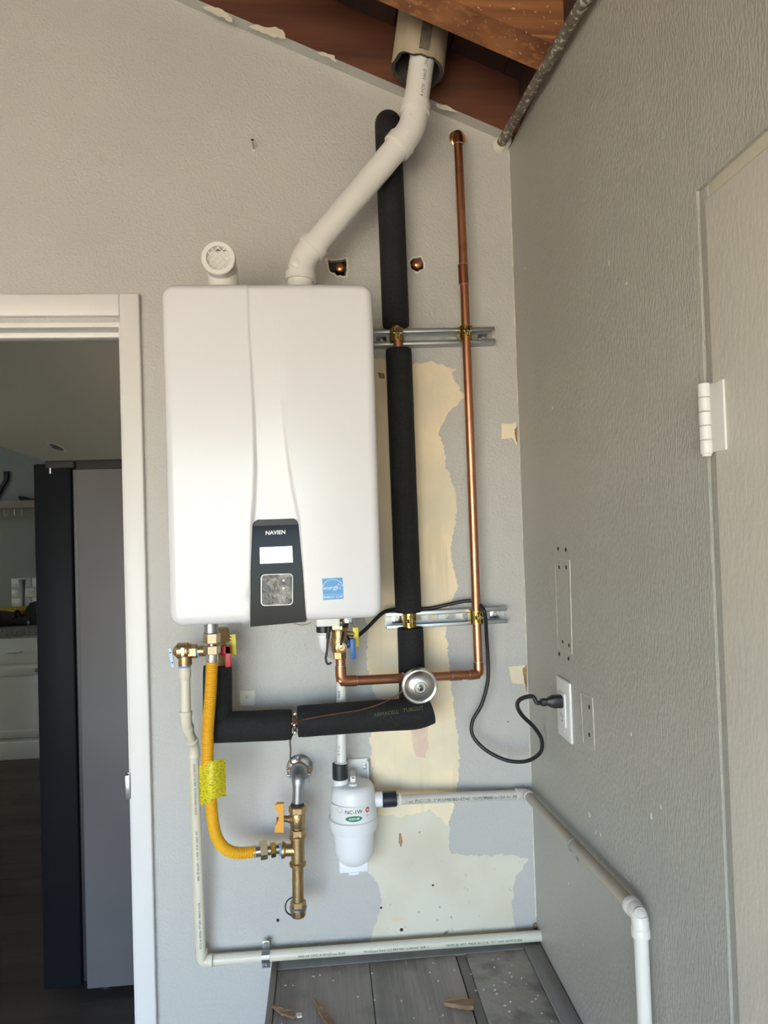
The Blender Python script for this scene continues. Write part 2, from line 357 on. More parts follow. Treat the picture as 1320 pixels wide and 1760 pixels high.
bare('torn_paper', [(898, 1150), (905, 1142), (905, 1190), (901, 1172)], 'paper_brown', 0.001, 0.003, th=0.0013)
for q in (hole_a, hole_b):                   # broken plaster rim round each pipe hole
    c = sum(q, Vector())/len(q); inner = [p.copy() for p in q]; outer = [c+(p-c)*(1.22+0.2*noise.noise(p*90)) for p in q]
    part('broken_rim', prism(outer, (0, -0.0012, 0), [inner]), 'plaster_chip', wall_back)
for px, py, r in ((478, 1581, 0.004), (744, 1521, .003), (690, 1598, 0.004), (655, 1560, 0.003), (900, 945, .003), (873, 1240, 0.002), (960, 1240, .002)):
    if px < 900:
        c = wallpt(px, py); part('nick', prism(ragged([c+Vector((math.cos(a)*r, 0, math.sin(a)*r)) for a in [k*1.05 for k in range(6)]], 0.002, 0.003, px), (0, -0.0012, 0)), 'hole_dark', wall_back)
q = [P(876+(903-876)*0+ (y-256)*0.0296, y, 0.0) for y in range(262, 1592, 6)]
for a, b in ((0, 60), (62, 112), (118, 150), (156, 220)):
    seg_ = q[a:b]; xs_ = [XR-0.0006-0.0035*abs(noise.noise(p*70))-0.002*max(0, noise.noise(p*9)) for p in seg_]
    edge = [Vector((x, 0, p.z)) for x, p in zip(xs_, seg_)]+[Vector((XR-0.0002, 0, p.z)) for p in seg_[::-1]]
    part('cracked_caulk', prism(edge, (0, -0.0016, 0)), 'plaster_chip', wall_back)
bare('torn_paper', [(915, 1588), (921, 1584), (923, 1596), (917, 1597)], 'paper_brown', 0.001, 0.003, th=0.004)
for poly in ([(852, 1128), (856, 1127), (857, 1131), (853, 1131)], [(595, 1350), (598, 1348), (600, 1352)]): pass
anch = [P(412, 1188, 0), P(438, 1186, 0), P(438, 1212, 0), P(413, 1212, 0)]
part('anchor_plate', prism(ragged(anch, 0.001, 0.005, 3), (0, -0.0025, 0)), 'plaster_chip', wall_back)
part('anchor_hole', lathe(P(424, 1198, -0.0024), (0, -1, 0), [(0, 0.004), (0.0008, 0.004)], 12), 'heater_grey', wall_back)

# right wall with the side door
RY = -0.885                                  # hinge side of the door opening
wall_right = struct('wall_right', prism([Vector((XR, y, z)) for y, z in ((0.1, 0), (RY, 0), (RY, 1.972), (-1.80, 1.972), (-1.80, 0), (YF, 0), (YF, 2.515), (0.1, 2.515))], (0.11, 0, 0)), 'wall_paint_right')
jamb = empty('trim_1', (XR, RY, 0), kind='structure')
part('side_jamb', box(XR+0.004, XR+0.10, RY-0.020, RY+0.001, 0, 1.972, 0.002), 'wall_paint_right', jamb)
part('head_jamb', box(XR+0.006, XR+0.10, -1.80, RY, 1.952, 1.974, 0.002), 'patch_pale', jamb)
part('side_jamb', box(XR+0.004, XR+0.10, -1.81, -1.784, 0, 1.972, 0.002), 'wall_paint_right', jamb)
door = empty('door_1', (XR, -1.3, 0), kind='structure')
part('slab', box(XR-0.003, XR+0.036, -1.778, RY-0.023, 0.012, 1.949, 0.003), 'door_paint', door)
for zc in (1.66, 0.3):
    hg = part('hinge', box(XR-0.0055, XR-0.002, RY-0.052, RY-0.021, zc-0.045, zc+0.045, 0.001), 'white_trim', door, 'white painted door hinge')
    for k in range(5):
        part('knuckle', lathe((XR-0.010, RY-0.016, zc-0.047+k*0.0188), (0, 0, 1), [(0, 0.0068), (0.001, 0.0078), (0.0174, 0.0078), (0.0184, 0.0068)], 14), 'white_trim', hg)
    part('pin_cap', lathe((XR-0.010, RY-0.016, zc-0.047), (0, 0, -1), [(0, 0.0068), (0.003, 0.006), (0.005, 0)], 12), 'white_trim', hg)
def on_right(px, py, off=0.0): return PX(px, py, XR-off)
# painted-over plate scars with screw holes
def scar(corner_px, dots):
    q = [on_right(*c) for c in corner_px]
    p = part('filled_cutout', prism(q, (-0.0012, 0, 0)), 'wall_paint_right', wall_right)
    inset = [c+(sum(q, Vector())/4-c).normalized()*0.0022 for c in q]
    out = [c-(sum(q, Vector())/4-c).normalized()*0.0012 for c in q]
    for i in range(4):
        a, b = q[i], q[(i+1) % 4]; pts = resample([a.lerp(b, t/30) for t in range(31)], (b-a).length/14)
        pts = [u+Vector((-0.0009, 0, 0))+Vector((0, 1, 1))*0.0006*noise.noise(u*150) for u in pts]
        part('plaster_ridge', tube(pts, [0.0007+0.0008*abs(noise.noise(u*80)) for u in pts], 6), 'plaster_chip', wall_right)
    for d in dots:
        c = on_right(*d); part('screw_hole', lathe(c+Vector((-0.0008, 0, 0)), (-1, 0, 0), [(0, 0.0045), (0.001, 0.0042)], 10), 'hole_dark', wall_right)
scar([(955, 960), (980, 963), (984, 1124), (960, 1114)], [(960, 943), (973, 945), (962, 975), (974, 975), (968, 1103), (979, 1109), (962, 1124), (978, 1132)])
scar([(999, 1190), (1019, 1199), (1023, 1289), (1004, 1278)], [(1014, 1215), (1014, 1263)])

for px, py, r in ((1013, 1400, .004), (1119, 1402, .004), (1136, 1386, .003), (978, 1518, .003), (948, 1508, .002), (1024, 1430, .003), (1032, 1434, .003), (1002, 1623, .002), (1047, 452, .004), (1077, 487, .003), (950, 700, .003), (1085, 1261, .003), (902, 460, .003)):
    c = on_right(px, py); rr_ = [c+Vector((0, math.cos(a)*r*0.8, math.sin(a)*r*1.4)) for a in [k*1.05 for k in range(6)]]
    part('paint_fleck', prism(ragged(rr_, 0.0012, 0.003, px), (-0.0008, 0, 0)), 'plaster_chip', wall_right)
# rest of the garage shell
struct('floor', box(XL, XR+0.1, YF-0.3, 0.1, -0.1, 0.0), 'concrete')
struct('ground_outside', box(-30, 30, -40, YF-0.3, -0.12, -0.02), 'driveway')
struct('wall_left', box(XL-0.1, XL, YF, 0.1, 0, gz(XL)+0.3), 'inner_wall')
fo = [(XL, 0), (-3.2, 0), (-3.2, 2.15), (0.1, 2.15), (0.1, 0), (XR+0.1, 0), (XR+0.1, gz(XR)+0.2), (RIDGE, gz(RIDGE)+0.2), (XL, gz(XL)+0.2)]
struct('wall_front', prism([Vector((x, YF, z)) for x, z in fo], (0, -0.12, 0)), 'inner_wall')

# open roof: rafters along the slope, deck boards across them
SLOPE = math.atan(0.413); RH = 0.14/math.cos(SLOPE)
ceiling = empty('ceiling', (0, -2, 2.7), kind='structure')
def rafter(y0, y1, m, x0=RIDGE, x1=XR+0.35):
    q = [Vector((x0, y0, GX(x0))), Vector((x1, y0, GX(x1))), Vector((x1, y0, GX(x1)+RH)), Vector((x0, y0, GX(x0)+RH))]
    return part('rafter', prism(q, (0, y1-y0, 0)), m, ceiling)
def rafter_far(y0, y1):
    q = [Vector((XL-0.1, y0, gz(XL-0.1))), Vector((RIDGE, y0, gz(RIDGE))), Vector((RIDGE, y0, gz(RIDGE)+RH)), Vector((XL-0.1, y0, gz(XL-0.1)+RH))]
    return part('rafter', prism(q, (0, y1-y0, 0)), 'rafter_orange', ceiling)
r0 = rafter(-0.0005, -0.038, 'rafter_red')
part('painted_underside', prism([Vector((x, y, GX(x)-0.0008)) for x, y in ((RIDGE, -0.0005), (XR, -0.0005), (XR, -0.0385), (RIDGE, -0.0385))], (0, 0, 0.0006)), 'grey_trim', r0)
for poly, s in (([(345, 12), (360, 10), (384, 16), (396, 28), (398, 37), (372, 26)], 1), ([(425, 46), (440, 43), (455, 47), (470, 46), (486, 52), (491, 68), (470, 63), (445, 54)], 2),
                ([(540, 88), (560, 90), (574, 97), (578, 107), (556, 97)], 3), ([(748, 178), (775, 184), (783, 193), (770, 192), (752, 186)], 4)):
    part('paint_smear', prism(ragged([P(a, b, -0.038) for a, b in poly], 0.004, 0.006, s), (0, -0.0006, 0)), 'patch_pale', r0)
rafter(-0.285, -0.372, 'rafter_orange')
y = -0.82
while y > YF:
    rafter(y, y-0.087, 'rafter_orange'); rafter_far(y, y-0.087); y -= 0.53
x = RIDGE; n = 0
while x < XR+0.34:                            # deck boards
    z0, z1 = GX(x)+RH+0.001, GX(x+0.137)+RH+0.001
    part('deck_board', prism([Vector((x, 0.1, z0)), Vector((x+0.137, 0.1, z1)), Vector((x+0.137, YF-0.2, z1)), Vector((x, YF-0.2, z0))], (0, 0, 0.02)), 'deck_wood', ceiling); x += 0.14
struct('roof_skin', prism([Vector((RIDGE-0.02, 0.12, GX(RIDGE)+RH+0.032)), Vector((XR+0.5, 0.12, GX(XR+0.5)+RH+0.025)), Vector((XR+0.5, YF-0.3, GX(XR+0.5)+RH+0.025)), Vector((RIDGE-0.02, YF-0.3, GX(RIDGE)+RH+0.032))], (0, 0, 0.01)), 'deck_wood')
struct('roof_skin', prism([Vector((XL-0.3, 0.12, gz(XL-0.3)+RH)), Vector((RIDGE, 0.12, gz(RIDGE)+RH+0.02)), Vector((RIDGE, YF-0.3, gz(RIDGE)+RH+0.02)), Vector((XL-0.3, YF-0.3, gz(XL-0.3)+RH))], (0, 0, 0.02)), 'deck_wood')
part('blocking', box(XR+0.02, XR+0.06, YF, 0.12, 2.50, 2.74), 'deck_wood', ceiling)

# doorway casing and jamb
tr = empty('trim_2', (DX1, 0, 0), kind='structure')
CW = 0.047
part('side_casing', box(DX1-0.001, DX1+CW, -0.016, 0.0005, 0, DTOP+CW+0.020, 0.003), 'white_trim', tr)
part('side_casing', box(DX0-CW, DX0+0.001, -0.016, 0.0005, 0, DTOP+CW+0.020, 0.003), 'white_trim', tr)
part('head_casing', box(DX0-CW, DX1-0.0015, -0.0155, 0.0005, DTOP+0.012, DTOP+CW+0.020, 0.003), 'white_trim', tr)
part('jamb', box(DX1-0.008, DX1+0.004, 0.0008, 0.125, 0, DTOP, 0.001), 'white_trim', tr)
part('jamb', box(DX0-0.004, DX0+0.008, 0.0008, 0.125, 0, DTOP, 0.001), 'white_trim', tr)
part('head_jamb', box(DX0, DX1, 0.001, 0.125, DTOP-0.012, DTOP+0.005, 0.001), 'white_trim', tr)
part('door_stop', box(DX0, DX1, 0.05, 0.085, DTOP-0.024, DTOP-0.011, 0.001), 'white_trim', tr)
sp = P(223, 1350, -0.002)
st = part('strike_plate', box(DX1-0.0105, DX1-0.0075, -0.003, 0.028, sp.z-0.032, sp.z+0.032, 0.001), 'steel_bright', tr, 'chrome strike plate')
part('lip', box(DX1-0.013, DX1-0.002, -0.0185, -0.003, sp.z-0.030, sp.z+0.030, 0.0015), 'steel_bright', st)

# ================================================================== WATER HEATER
HX0, HX1, HZ0, HZ1, HYF, HYB = -0.3165, 0.1170, 1.3425, 2.0425, -0.335, -0.018
heater = empty('water_heater', ((HX0+HX1)/2, (HYF+HYB)/2, HZ0), 'white tankless water heater hung on the back wall with a black control panel', 'water heater')
def rounded_rect(x0, x1, z0, z1, r, seg=8):
    out = []
    for cx, cz, a0 in ((x1-r, z1-r, 0), (x0+r, z1-r, 90), (x0+r, z0+r, 180), (x1-r, z0+r, 270)):
        for k in range(seg+1):
            a = rad(a0+90*k/seg); out.append((cx+r*math.cos(a), cz+r*math.sin(a)))
    return out
def sstep(a, b, x):
    t = max(0.0, min(1.0, (x-a)/(b-a))); return t*t*(3-2*t)
zt, zd = P(430, 488, HYF).z, P(435, 893, HYF).z
def lerp_tab(tab, z):
    if z >= tab[0][0]: return tab[0][1]
    for (za, a), (zb, b) in zip(tab, tab[1:]):
        if z >= zb: return b+(a-b)*(z-zb)/(za-zb)
    return tab[-1][1]
tabL = [(P(a, b, HYF).z, P(a, b, HYF).x) for a, b in ((425, 484), (427, 560), (432, 640), (436, 720), (438, 800), (436, 860), (433, 893), (429, 1076))]
tabR = [(P(a, b, HYF).z, P(a, b, HYF).x) for a, b in ((484, 484), (484, 560), (485, 640), (488, 720), (494, 780), (503, 840), (514, 893), (526, 1070))]
def front_y(x, z):
    xl, xr = lerp_tab(tabL, z), lerp_tab(tabR, z)
    k = sstep(zt, zd, z) if zt < zd else sstep(zd, zt, z)
    dl = 0.0030+0.0045*(1-k); dr_ = 0.0008+0.0065*(1-k)*(1-k)
    t = max(0.0, min(1.0, (x-xl)/(xr-xl))); d = dl*(1-t)+dr_*t
    wl = 0.006+0.003*(1-k); wr = 0.018-0.009*(1-k)
    d *= sstep(xl-wl*0.35, xl+wl*0.65, x)*(1-sstep(xr-wr*0.5, xr+wr*0.5, x))
    bulge = -0.004*(1-((x-(HX0+HX1)/2)/0.217)**2)            # the cover is very slightly bowed
    return d+bulge
def heater_body():
    bm = bmesh.new(); bmesh.ops.create_cube(bm, size=1)
    for v in bm.verts: v.co = Vector(((HX0+HX1)/2+v.co.x*(HX1-HX0), (HYF+HYB)/2+v.co.y*(HYB-HYF), (HZ0+HZ1)/2+v.co.z*(HZ1-HZ0)))
    side = [e for e in bm.edges if abs(e.verts[0].co.y-e.verts[1].co.y) > 0.1]
    bmesh.ops.bevel(bm, geom=side, offset=0.026, segments=7, affect='EDGES', profile=0.5)
    fr = [e for e in bm.edges if abs(e.verts[0].co.y-HYF) < 1e-5 and abs(e.verts[1].co.y-HYF) < 1e-5]
    bmesh.ops.bevel(bm, geom=fr, offset=0.018, segments=6, affect='EDGES', profile=0.5)
    xa, xb = P(420, 700, HYF).x, P(530, 700, HYF).x
    xs = [HX0+0.03+i*0.012 for i in range(33)] + [xa+i*0.0014 for i in range(int((xb-xa)/0.0014)+1)]
    for x in xs: bmesh.ops.bisect_plane(bm, geom=bm.verts[:]+bm.edges[:]+bm.faces[:], plane_co=(x, 0, 0), plane_no=(1, 0, 0), dist=1e-6)
    for i in range(1, 52):
        z = HZ0+0.027+(HZ1-HZ0-0.054)*i/52
        bmesh.ops.bisect_plane(bm, geom=bm.verts[:]+bm.edges[:]+bm.faces[:], plane_co=(0, 0, z), plane_no=(0, 0, 1), dist=1e-6)
    for v in bm.verts:
        if v.co.y < HYF+0.03: v.co.y += front_y(v.co.x, v.co.z)*max(0.0, 1-(v.co.y-HYF)/0.03)
    return finish(bm, True, 50)
DISP = [(433.5, 903), (436, 897), (442, 893), (505, 891), (510, 894), (513, 901), (521, 985), (526.5, 1069), (430, 1078), (430.5, 985)]
def disp_poly(y): return [P(a, b, HYF-0.003)+Vector((0, y-(HYF-0.003), 0)) for a, b in DISP]
dz_top, dz_bot = P(470, 893, HYF).z, P(470, 1074, HYF).z
def slant(z): t = (z-dz_bot)/(dz_top-dz_bot); return HYF-0.0045+0.014*max(0, t)      # panel face: deep at the top, flush at the foot
bme = heater_body()
body = part('body', bme, 'heater_white', heater)
cut = prism([p+Vector((0, 0, -0.012 if p.z < dz_bot+0.02 else 0)) for p in disp_poly(HYF-0.03)], (0, 0.001, 0))
nv = len(cut.vertices)//2
fr_pts = [v.co.copy() for v in cut.vertices]
for i in range(nv, 2*nv): cut.vertices[i].co.y = slant(fr_pts[i].z)+0.003
co = bpy.data.objects.new('cutter', cut); COL.objects.link(co); co.location = (0, 0, 0)
cut.transform(Matrix.Translation(-ORG[heater])); co.parent = heater
md = body.modifiers.new('cut', 'BOOLEAN'); md.object = co; md.operation = 'DIFFERENCE'; md.solver = 'EXACT'
bpy.context.view_layer.update(); dg = bpy.context.evaluated_depsgraph_get()
nm = bpy.data.meshes.new_from_object(body.evaluated_get(dg)); body.modifiers.clear(); old = body.data; body.data = nm; nm.name = 'body'
bpy.data.objects.remove(co); bpy.data.meshes.remove(old)
for p in nm.polygons: p.use_smooth = True
nm.set_sharp_from_angle(angle=rad(35))
def panel_mesh():
    q = [p.copy() for p in disp_poly(0)]; c = sum(q, Vector())/len(q)
    q = [c+(p-c)*0.995 for p in q]
    for p in q: p.y = slant(p.z)
    tri = tessellate_polygon([q]); bm = bmesh.new(); A = [bm.verts.new(p) for p in q]; Bv = [bm.verts.new(p+Vector((0, 0.02, 0))) for p in q]
    for t in tri: bm.faces.new([A[i] for i in t]); bm.faces.new([Bv[i] for i in t])
    n = len(q)
    for k in range(n): bm.faces.new((A[k], A[(k+1) % n], Bv[(k+1) % n], Bv[k]))
    return finish(bm, False)
panel = part('control_panel', panel_mesh(), 'panel_black', heater, 'glossy black control panel')
def on_panel(px, py, off=0.0):
    d = ray(px, py); p = P(px, py, HYF)
    for _ in range(6): p = P(px, py, slant(p.z)-off)
    return p
def panel_poly(pts, th, m, name, parent=None, off=0.0):
    return part(name, prism([on_panel(a, b, off) for a, b in pts], (0, -th, 0)), m, parent or panel)
panel_poly([(436.5, 897.5), (442.5, 893.6), (504.5, 891.8), (509.5, 894.6), (512, 901.5), (434.6, 904)], 0.0005, 'rubber_black', 'recess_shade_strip')  # added black strip standing in for the ledge shade in the recess
panel_poly([(446.5, 941), (502, 938.5), (503.5, 966.5), (447, 969)], 0.0006, 'lcd', 'lcd_screen')
def rr_px(x0, y0, x1, y1, r, sk=0.0):
    return [(x, y+(x-x0)*sk) for x, y in [(a, b) for a, b in rounded_rect(x0, x1, y0, y1, r, 4)]]
bt = panel_poly(rr_px(449, 988, 503, 1041, 6, -0.035), 0.0008, 'panel_button', 'button_pad')
ring = [on_panel(a, b, 0.0012) for a, b in rr_px(449, 988, 503, 1041, 6, -0.035)]
part('pad_rim', tube(ring+[ring[0]], 0.0006, 6), 'steel_brushed', bt)
panel_poly([(485, 999), (490, 999), (487.5, 994.5)], 0.0004, 'print_white', 'up_arrow', bt, 0.0009)
panel_poly([(485, 1009.5), (490, 1009.5), (487.5, 1014)], 0.0004, 'print_white', 'down_arrow', bt, 0.0009)
pc = on_panel(488.5, 1026, 0.0012)
part('power_symbol', tube([pc+Vector((math.sin(a)*0.003, 0, math.cos(a)*0.003)) for a in [rad(40+k*20) for k in range(15)]], 0.0004, 6), 'print_white', bt)
part('power_symbol_bar', cyl(pc+Vector((0, 0, 0.001)), pc+Vector((0, 0, 0.004)), 0.0004, 6), 'print_white', bt)
nr = (on_panel(490, 914)-on_panel(460, 915.5)).normalized(); nu = (on_panel(473, 905)-on_panel(473, 925)).normalized()
lettering('NAVIEN', 0.0115, flat_place(on_panel(473.5, 915.5, 0.0007), nr, nu), panel, 'print_white', bold=0.0003)
# efficiency sticker
def fy(px, py): p = P(px, py, HYF); return HYF+front_y(p.x, p.z)
SYK = fy(572, 1011)-0.0004
stk = part('efficiency_sticker', prism([P(a, b, SYK) for a, b in ((553.5, 994.5), (588.5, 992.5), (590.5, 1029), (555.5, 1031.5))], (0, -0.0004, 0)), 'print_blue', heater, 'square blue energy efficiency sticker')
sr = (P(588.5, 992.5, SYK)-P(553.5, 994.5, SYK)).normalized(); su = (P(553.5, 994.5, SYK)-P(555.5, 1031.5, SYK)).normalized()
sc_ = P(572, 1011.5, SYK-0.0007)
lettering('energy', 0.0115, flat_place(sc_+sr*-0.005+su*0.002, sr, su), stk, 'print_white', shear=0.35)
lettering('ENERGY STAR', 0.0062, flat_place(sc_+su*-0.0175, sr, su), stk, 'print_white', bold=0.00005)
part('sticker_line', cyl(sc_+sr*-0.021+su*-0.0125, sc_+sr*0.021+su*-0.0125, 0.0004, 6), 'print_white', stk)
part('sticker_arc', tube([sc_+sr*(math.cos(a)*0.021)+su*(math.sin(a)*0.017+0.0015) for a in [rad(8+k*11.7) for k in range(15)]], 0.0005, 6), 'print_white', stk)
star = [sc_+sr*(0.0125+math.sin(k*math.pi/5)*(0.0072 if k % 2 == 0 else 0.003))+su*(0.003+math.cos(k*math.pi/5)*(0.0072 if k % 2 == 0 else 0.003)) for k in range(10)]
part('sticker_star', tube(star+[star[0]], 0.00045, 6), 'print_white', stk)
# small things under the cover
def under(px, py, y): return P(px, py, y)
q = under(421, 1079, -0.29); part('cover_latch', box(q.x-0.006, q.x+0.014, -0.295, -0.275, HZ0-0.006, HZ0+0.004, 0.002), 'heater_grey', heater)
part('loop_wire', tube(spline([P(a, b, -0.31) for a, b in ((505, 1071), (515, 1074), (528, 1073), (535, 1069))], 6), 0.0007, 6), 'brass', heater)
# connection plates and stubs (parts of the heater)
def stub(px, y, r, h, m, nm): p = P(px, 1080, y); return part(nm, lathe((p.x, y, HZ0+0.006), (0, 0, -1), [(0, r), (h, r), (h+0.001, r*0.9)], 24), m, heater)
b0 = P(544, 1070, -0.20); b1 = P(584, 1070, -0.20)
part('drain_block', box(b0.x, b1.x, -0.21, -0.14, P(560, 1076, -0.2).z, HZ0+0.01, 0.002), 'plastic_white', heater)
b0 = P(591, 1070, -0.22); b1 = P(605, 1070, -0.22)
pl_ = part('fixing_plate', box(b0.x-0.001, b1.x+0.003, -0.225, -0.20, P(598, 1072, -0.22).z, HZ0+0.01, 0.003), 'zinc', heater)
part('screw', lathe(P(597, 1068, -0.226), (0, -1, 0), [(0, 0.0045), (0.002, 0.004), (0.0026, 0)], 14), 'steel_bright', pl_)

# ================================================================== VENT: exhaust, air intake, old flue, conduit
EY = -0.148; R2 = 0.0300
ex = empty('exhaust_pipe', tuple(P(515, 480, EY)), 'white plastic exhaust pipe rising diagonally from the heater into the old flue', 'pipe')
va = P(515, 520, EY); vb = P(519, 447, EY); vc = P(709, 222, EY); vd = P(731, 60, EY)
o1, e1a, e1b = elbow(ex, va, vb, vc, R2*1.06, 0.050, 0.055, 'pvc_white', socket=R2*1.20)
o2, e2a, e2b = elbow(ex, vb, vc, vd, R2*1.08, 0.062, 0.060, 'pvc_white', socket=R2*1.20)
sg1 = part('diagonal_pipe', cyl(e1b-(e1b-vb).normalized()*0.02, e2a-(e2a-vc).normalized()*0.02, R2, 32), 'pvc_white', ex)
top = vd+(vd-vc).normalized()*0.30
sg2 = part('upper_pipe', cyl(e2b-(e2b-vc).normalized()*0.02, top, R2, 32), 'pvc_white', ex)
part('lower_pipe', cyl(va, e1a, R2, 32), 'pvc_white', ex)
for o_, px, py in ((o1, 509, 452), (o2, 709, 202)):
    c = P(px, py, EY-R2*0.92); part('mould_boss', lathe(c, (0.05, -1, 0.1), [(-0.01, 0.0105), (0.0035, 0.0105), (0.0045, 0.009)], 20), 'pvc_white', o_)
ax = (vd-vc).normalized(); c = P(733, 148, EY)
mid = vc+ax*((c-vc).dot(ax))
lettering('PVC   DWV   SCH 40', 0.011, wrap_place(mid, -ax, Vector((0.32, -1, 0)), R2+0.0004), sg2, 'print_black')
# air intake
IY = -0.205; ic = P(376, 445, -0.262); 
ai = empty('air_intake', (ic.x, IY, HZ1), 'white plastic air intake elbow with a round wire screen on top of the heater', 'air intake')
part('elbow', tube(fillet([Vector((ic.x+0.004, IY+0.004, HZ1-0.004)), Vector((ic.x, IY, ic.z-0.002)), Vector((ic.x, -0.255, ic.z))], 0.035, 12), R2*1.12, 28), 'pvc_white', ai)
part('base_collar', lathe((ic.x+0.003, IY+0.003, HZ1-0.003), (0, 0, 1), [(0, R2*1.25), (0.016, R2*1.25), (0.018, R2*1.12)], 32), 'pvc_white', ai)
D = Vector((0, -1, -0.06)).normalized(); rc = Vector((ic.x, -0.248, ic.z))
part('rim', lathe(rc, D, [(0, R2*1.12), (0.004, R2*1.20), (0.022, R2*1.20), (0.024, R2*1.15), (0.024, R2*0.86), (0.004, R2*0.85), (0.0035, 0)], 40), 'pvc_white', ai)
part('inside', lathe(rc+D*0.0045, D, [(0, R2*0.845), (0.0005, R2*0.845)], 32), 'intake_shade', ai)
u, v = frame_of(D)
for s in (-1, 1):
    a1 = (u+v*s).normalized(); a2 = D.cross(a1)
    for k in (-0.0165, -0.0055, 0.0055, 0.0165):
        L = math.sqrt(max(0, (R2*0.87)**2-k*k)); part('screen_wire', cyl(rc+D*(0.019+0.0006*s)+a2*k-a1*L, rc+D*(0.019+0.0006*s)+a2*k+a1*L, 0.0010, 8), 'pvc_white', ai)
# old cement flue sleeve
fc = P(717, 122, -0.125); FR = 0.064
flu = empty('flue_sleeve', tuple(fc), 'old beige cement flue sleeve with a ragged end round the exhaust pipe', 'flue')
def flue_mesh():
    bm = bmesh.new(); n = 48; axis = Vector((0.16, 0.02, 1)).normalized(); u, v = frame_of(axis); rings = []
    def ring(r, t, rag):
        out = []
        for k in range(n):
            a = 2*math.pi*k/n; d = u*math.cos(a)+v*math.sin(a); out.append(bm.verts.new(fc+axis*(t+rag*0.010*noise.noise(Vector((math.cos(a)*2.2, math.sin(a)*2.2, 5))))+d*(r+0.0015*noise.noise(d*4+axis*t*9))))
        return out
    for r, t, g in ((FR, 0.55, 0), (FR, 0.3, 0), (FR, 0.1, 0), (FR, 0.03, 0.5), (FR, 0.0, 1), (FR-0.009, 0.002, 1), (FR-0.009, 0.03, .5), (FR-0.009, 0.1, 0), (FR-0.009, 0.55, 0)): rings.append(ring(r, t, g))
    for a, b in zip(rings, rings[1:]):
        for k in range(n): bm.faces.new((a[k], a[(k+1) % n], b[(k+1) % n], b[k]))
    return finish(bm), axis
fme, fax = flue_mesh(); fs = part('sleeve', fme, 'flue_cement', flu)
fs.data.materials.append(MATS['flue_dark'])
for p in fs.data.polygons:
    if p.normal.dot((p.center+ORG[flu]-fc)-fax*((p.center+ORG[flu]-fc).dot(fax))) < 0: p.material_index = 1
sd = Vector((0.10, -1, 0)).normalized(); sd = (sd-fax*sd.dot(fax)).normalized(); st_ = fax.cross(sd)
sb = fc+sd*(FR+0.001)
part('strap', obox(sb+fax*0.16, st_, sd, fax, 0.024, 0.005, 0.30, 0.001), 'strap_rust', flu, 'dark rusty strap')
# conduit along the top of the right wall
ca = P(861, 246, -0.012); cb = PX(1003, 4, XR-0.022); cb2 = ca+(cb-ca)*5.5
cn = empty('conduit', tuple(ca), 'thin mottled metal conduit running under the roof along the right wall', 'conduit')
part('pipe', tube([ca+(cb2-ca)*t/10 for t in range(11)], 0.0125, 16), 'conduit_mottled', cn)
part('plaster_blob', lathe(ca+(cb-ca)*-0.0, (0, -1, 0.0), [(-0.012, 0.02), (0.004, 0.017), (0.012, 0.009), (0.014, 0)], 9), 'plaster_chip', cn)
q = P(872, 240, -0.02); part('plaster_blob', lathe(q, (0.3, -1, 0.3), [(-0.02, 0.016), (0.004, 0.013), (0.012, 0.004), (0.012, 0)], 7), 'plaster_chip', cn)

# ================================================================== STRUT CHANNELS, CLAMPS, WATER PIPES
WY = -0.062; RC = 0.0111                      # pipes along the wall stand off on the strut
def strut(pl, pr, label):
    a = P(*pl, -0.035); b = P(*pr, -0.035); ax = (b-a); ax.y = 0; L = ax.length; ax.normalize(); up = Vector((0, -1, 0)).cross(ax)*-1
    if up.z < 0: up = -up
    o = empty('strut_channel', tuple(Vector((a.x, 0, a.z-0.02))), label, 'bracket', 'slotted strut channels on the back wall')
    s0 = Vector((a.x, 0, a.z)); H = 0.0205; Dp = 0.036
    slots = []
    t = 0.035
    while t < L-0.02:
        loop = []
        for k in range(12):
            an = rad(-90+k*180/5) if k < 6 else rad(90+(k-6)*180/5); cxx = t+(0.008 if k < 6 else -0.008)
            loop.append(s0+ax*(cxx+0.006*math.cos(an))+up*(0.006*math.sin(an))+Vector((0, -0.0025, 0)))
        slots.append(loop); t += 0.0445
    o2 = part('web', prism([s0+up*(H*sv)+ax*tv+Vector((0, -0.0025, 0)) for sv, tv in ((-1, 0), (-1, L), (1, L), (1, 0))], (0, 0.002, 0), slots), 'zinc', o)
    for s in (-1, 1):
        part('flange', obox(s0+ax*L/2+up*s*(H-0.001)+Vector((0, -Dp/2-0.0005, 0)), ax, Vector((0, 1, 0)), up, L, Dp, 0.0022), 'zinc', o)
        part('lip', obox(s0+ax*L/2+up*s*(H-0.005)+Vector((0, -Dp, 0)), ax, Vector((0, 1, 0)), up, L, 0.002, 0.0095, 0.0008), 'zinc', o)
    for tv in (0.03, L-0.025):
        w = s0+ax*tv+Vector((0, -0.003, 0)); wp = part('washer', obox(w+Vector((0, -0.0012, 0)), ax, Vector((0, 1, 0)), up, 0.026, 0.0024, 0.022, 0.0008), 'steel_bright', o)
        part('screw', lathe(w+Vector((0, -0.002, 0)), (0, -1, 0), [(0, 0.0055), (0.0015, 0.0055), (0.003, 0.004), (0.0032, 0)], 14), 'galvanised', wp)
    return s0, ax, up
S1 = strut((637, 580.5), (851, 575.5), 'slotted zinc strut channel beside the heater at mid height, the upper one')
S2 = strut((664, 1068), (872, 1057), 'slotted zinc strut channel below the heater bottom corner, the lower one')
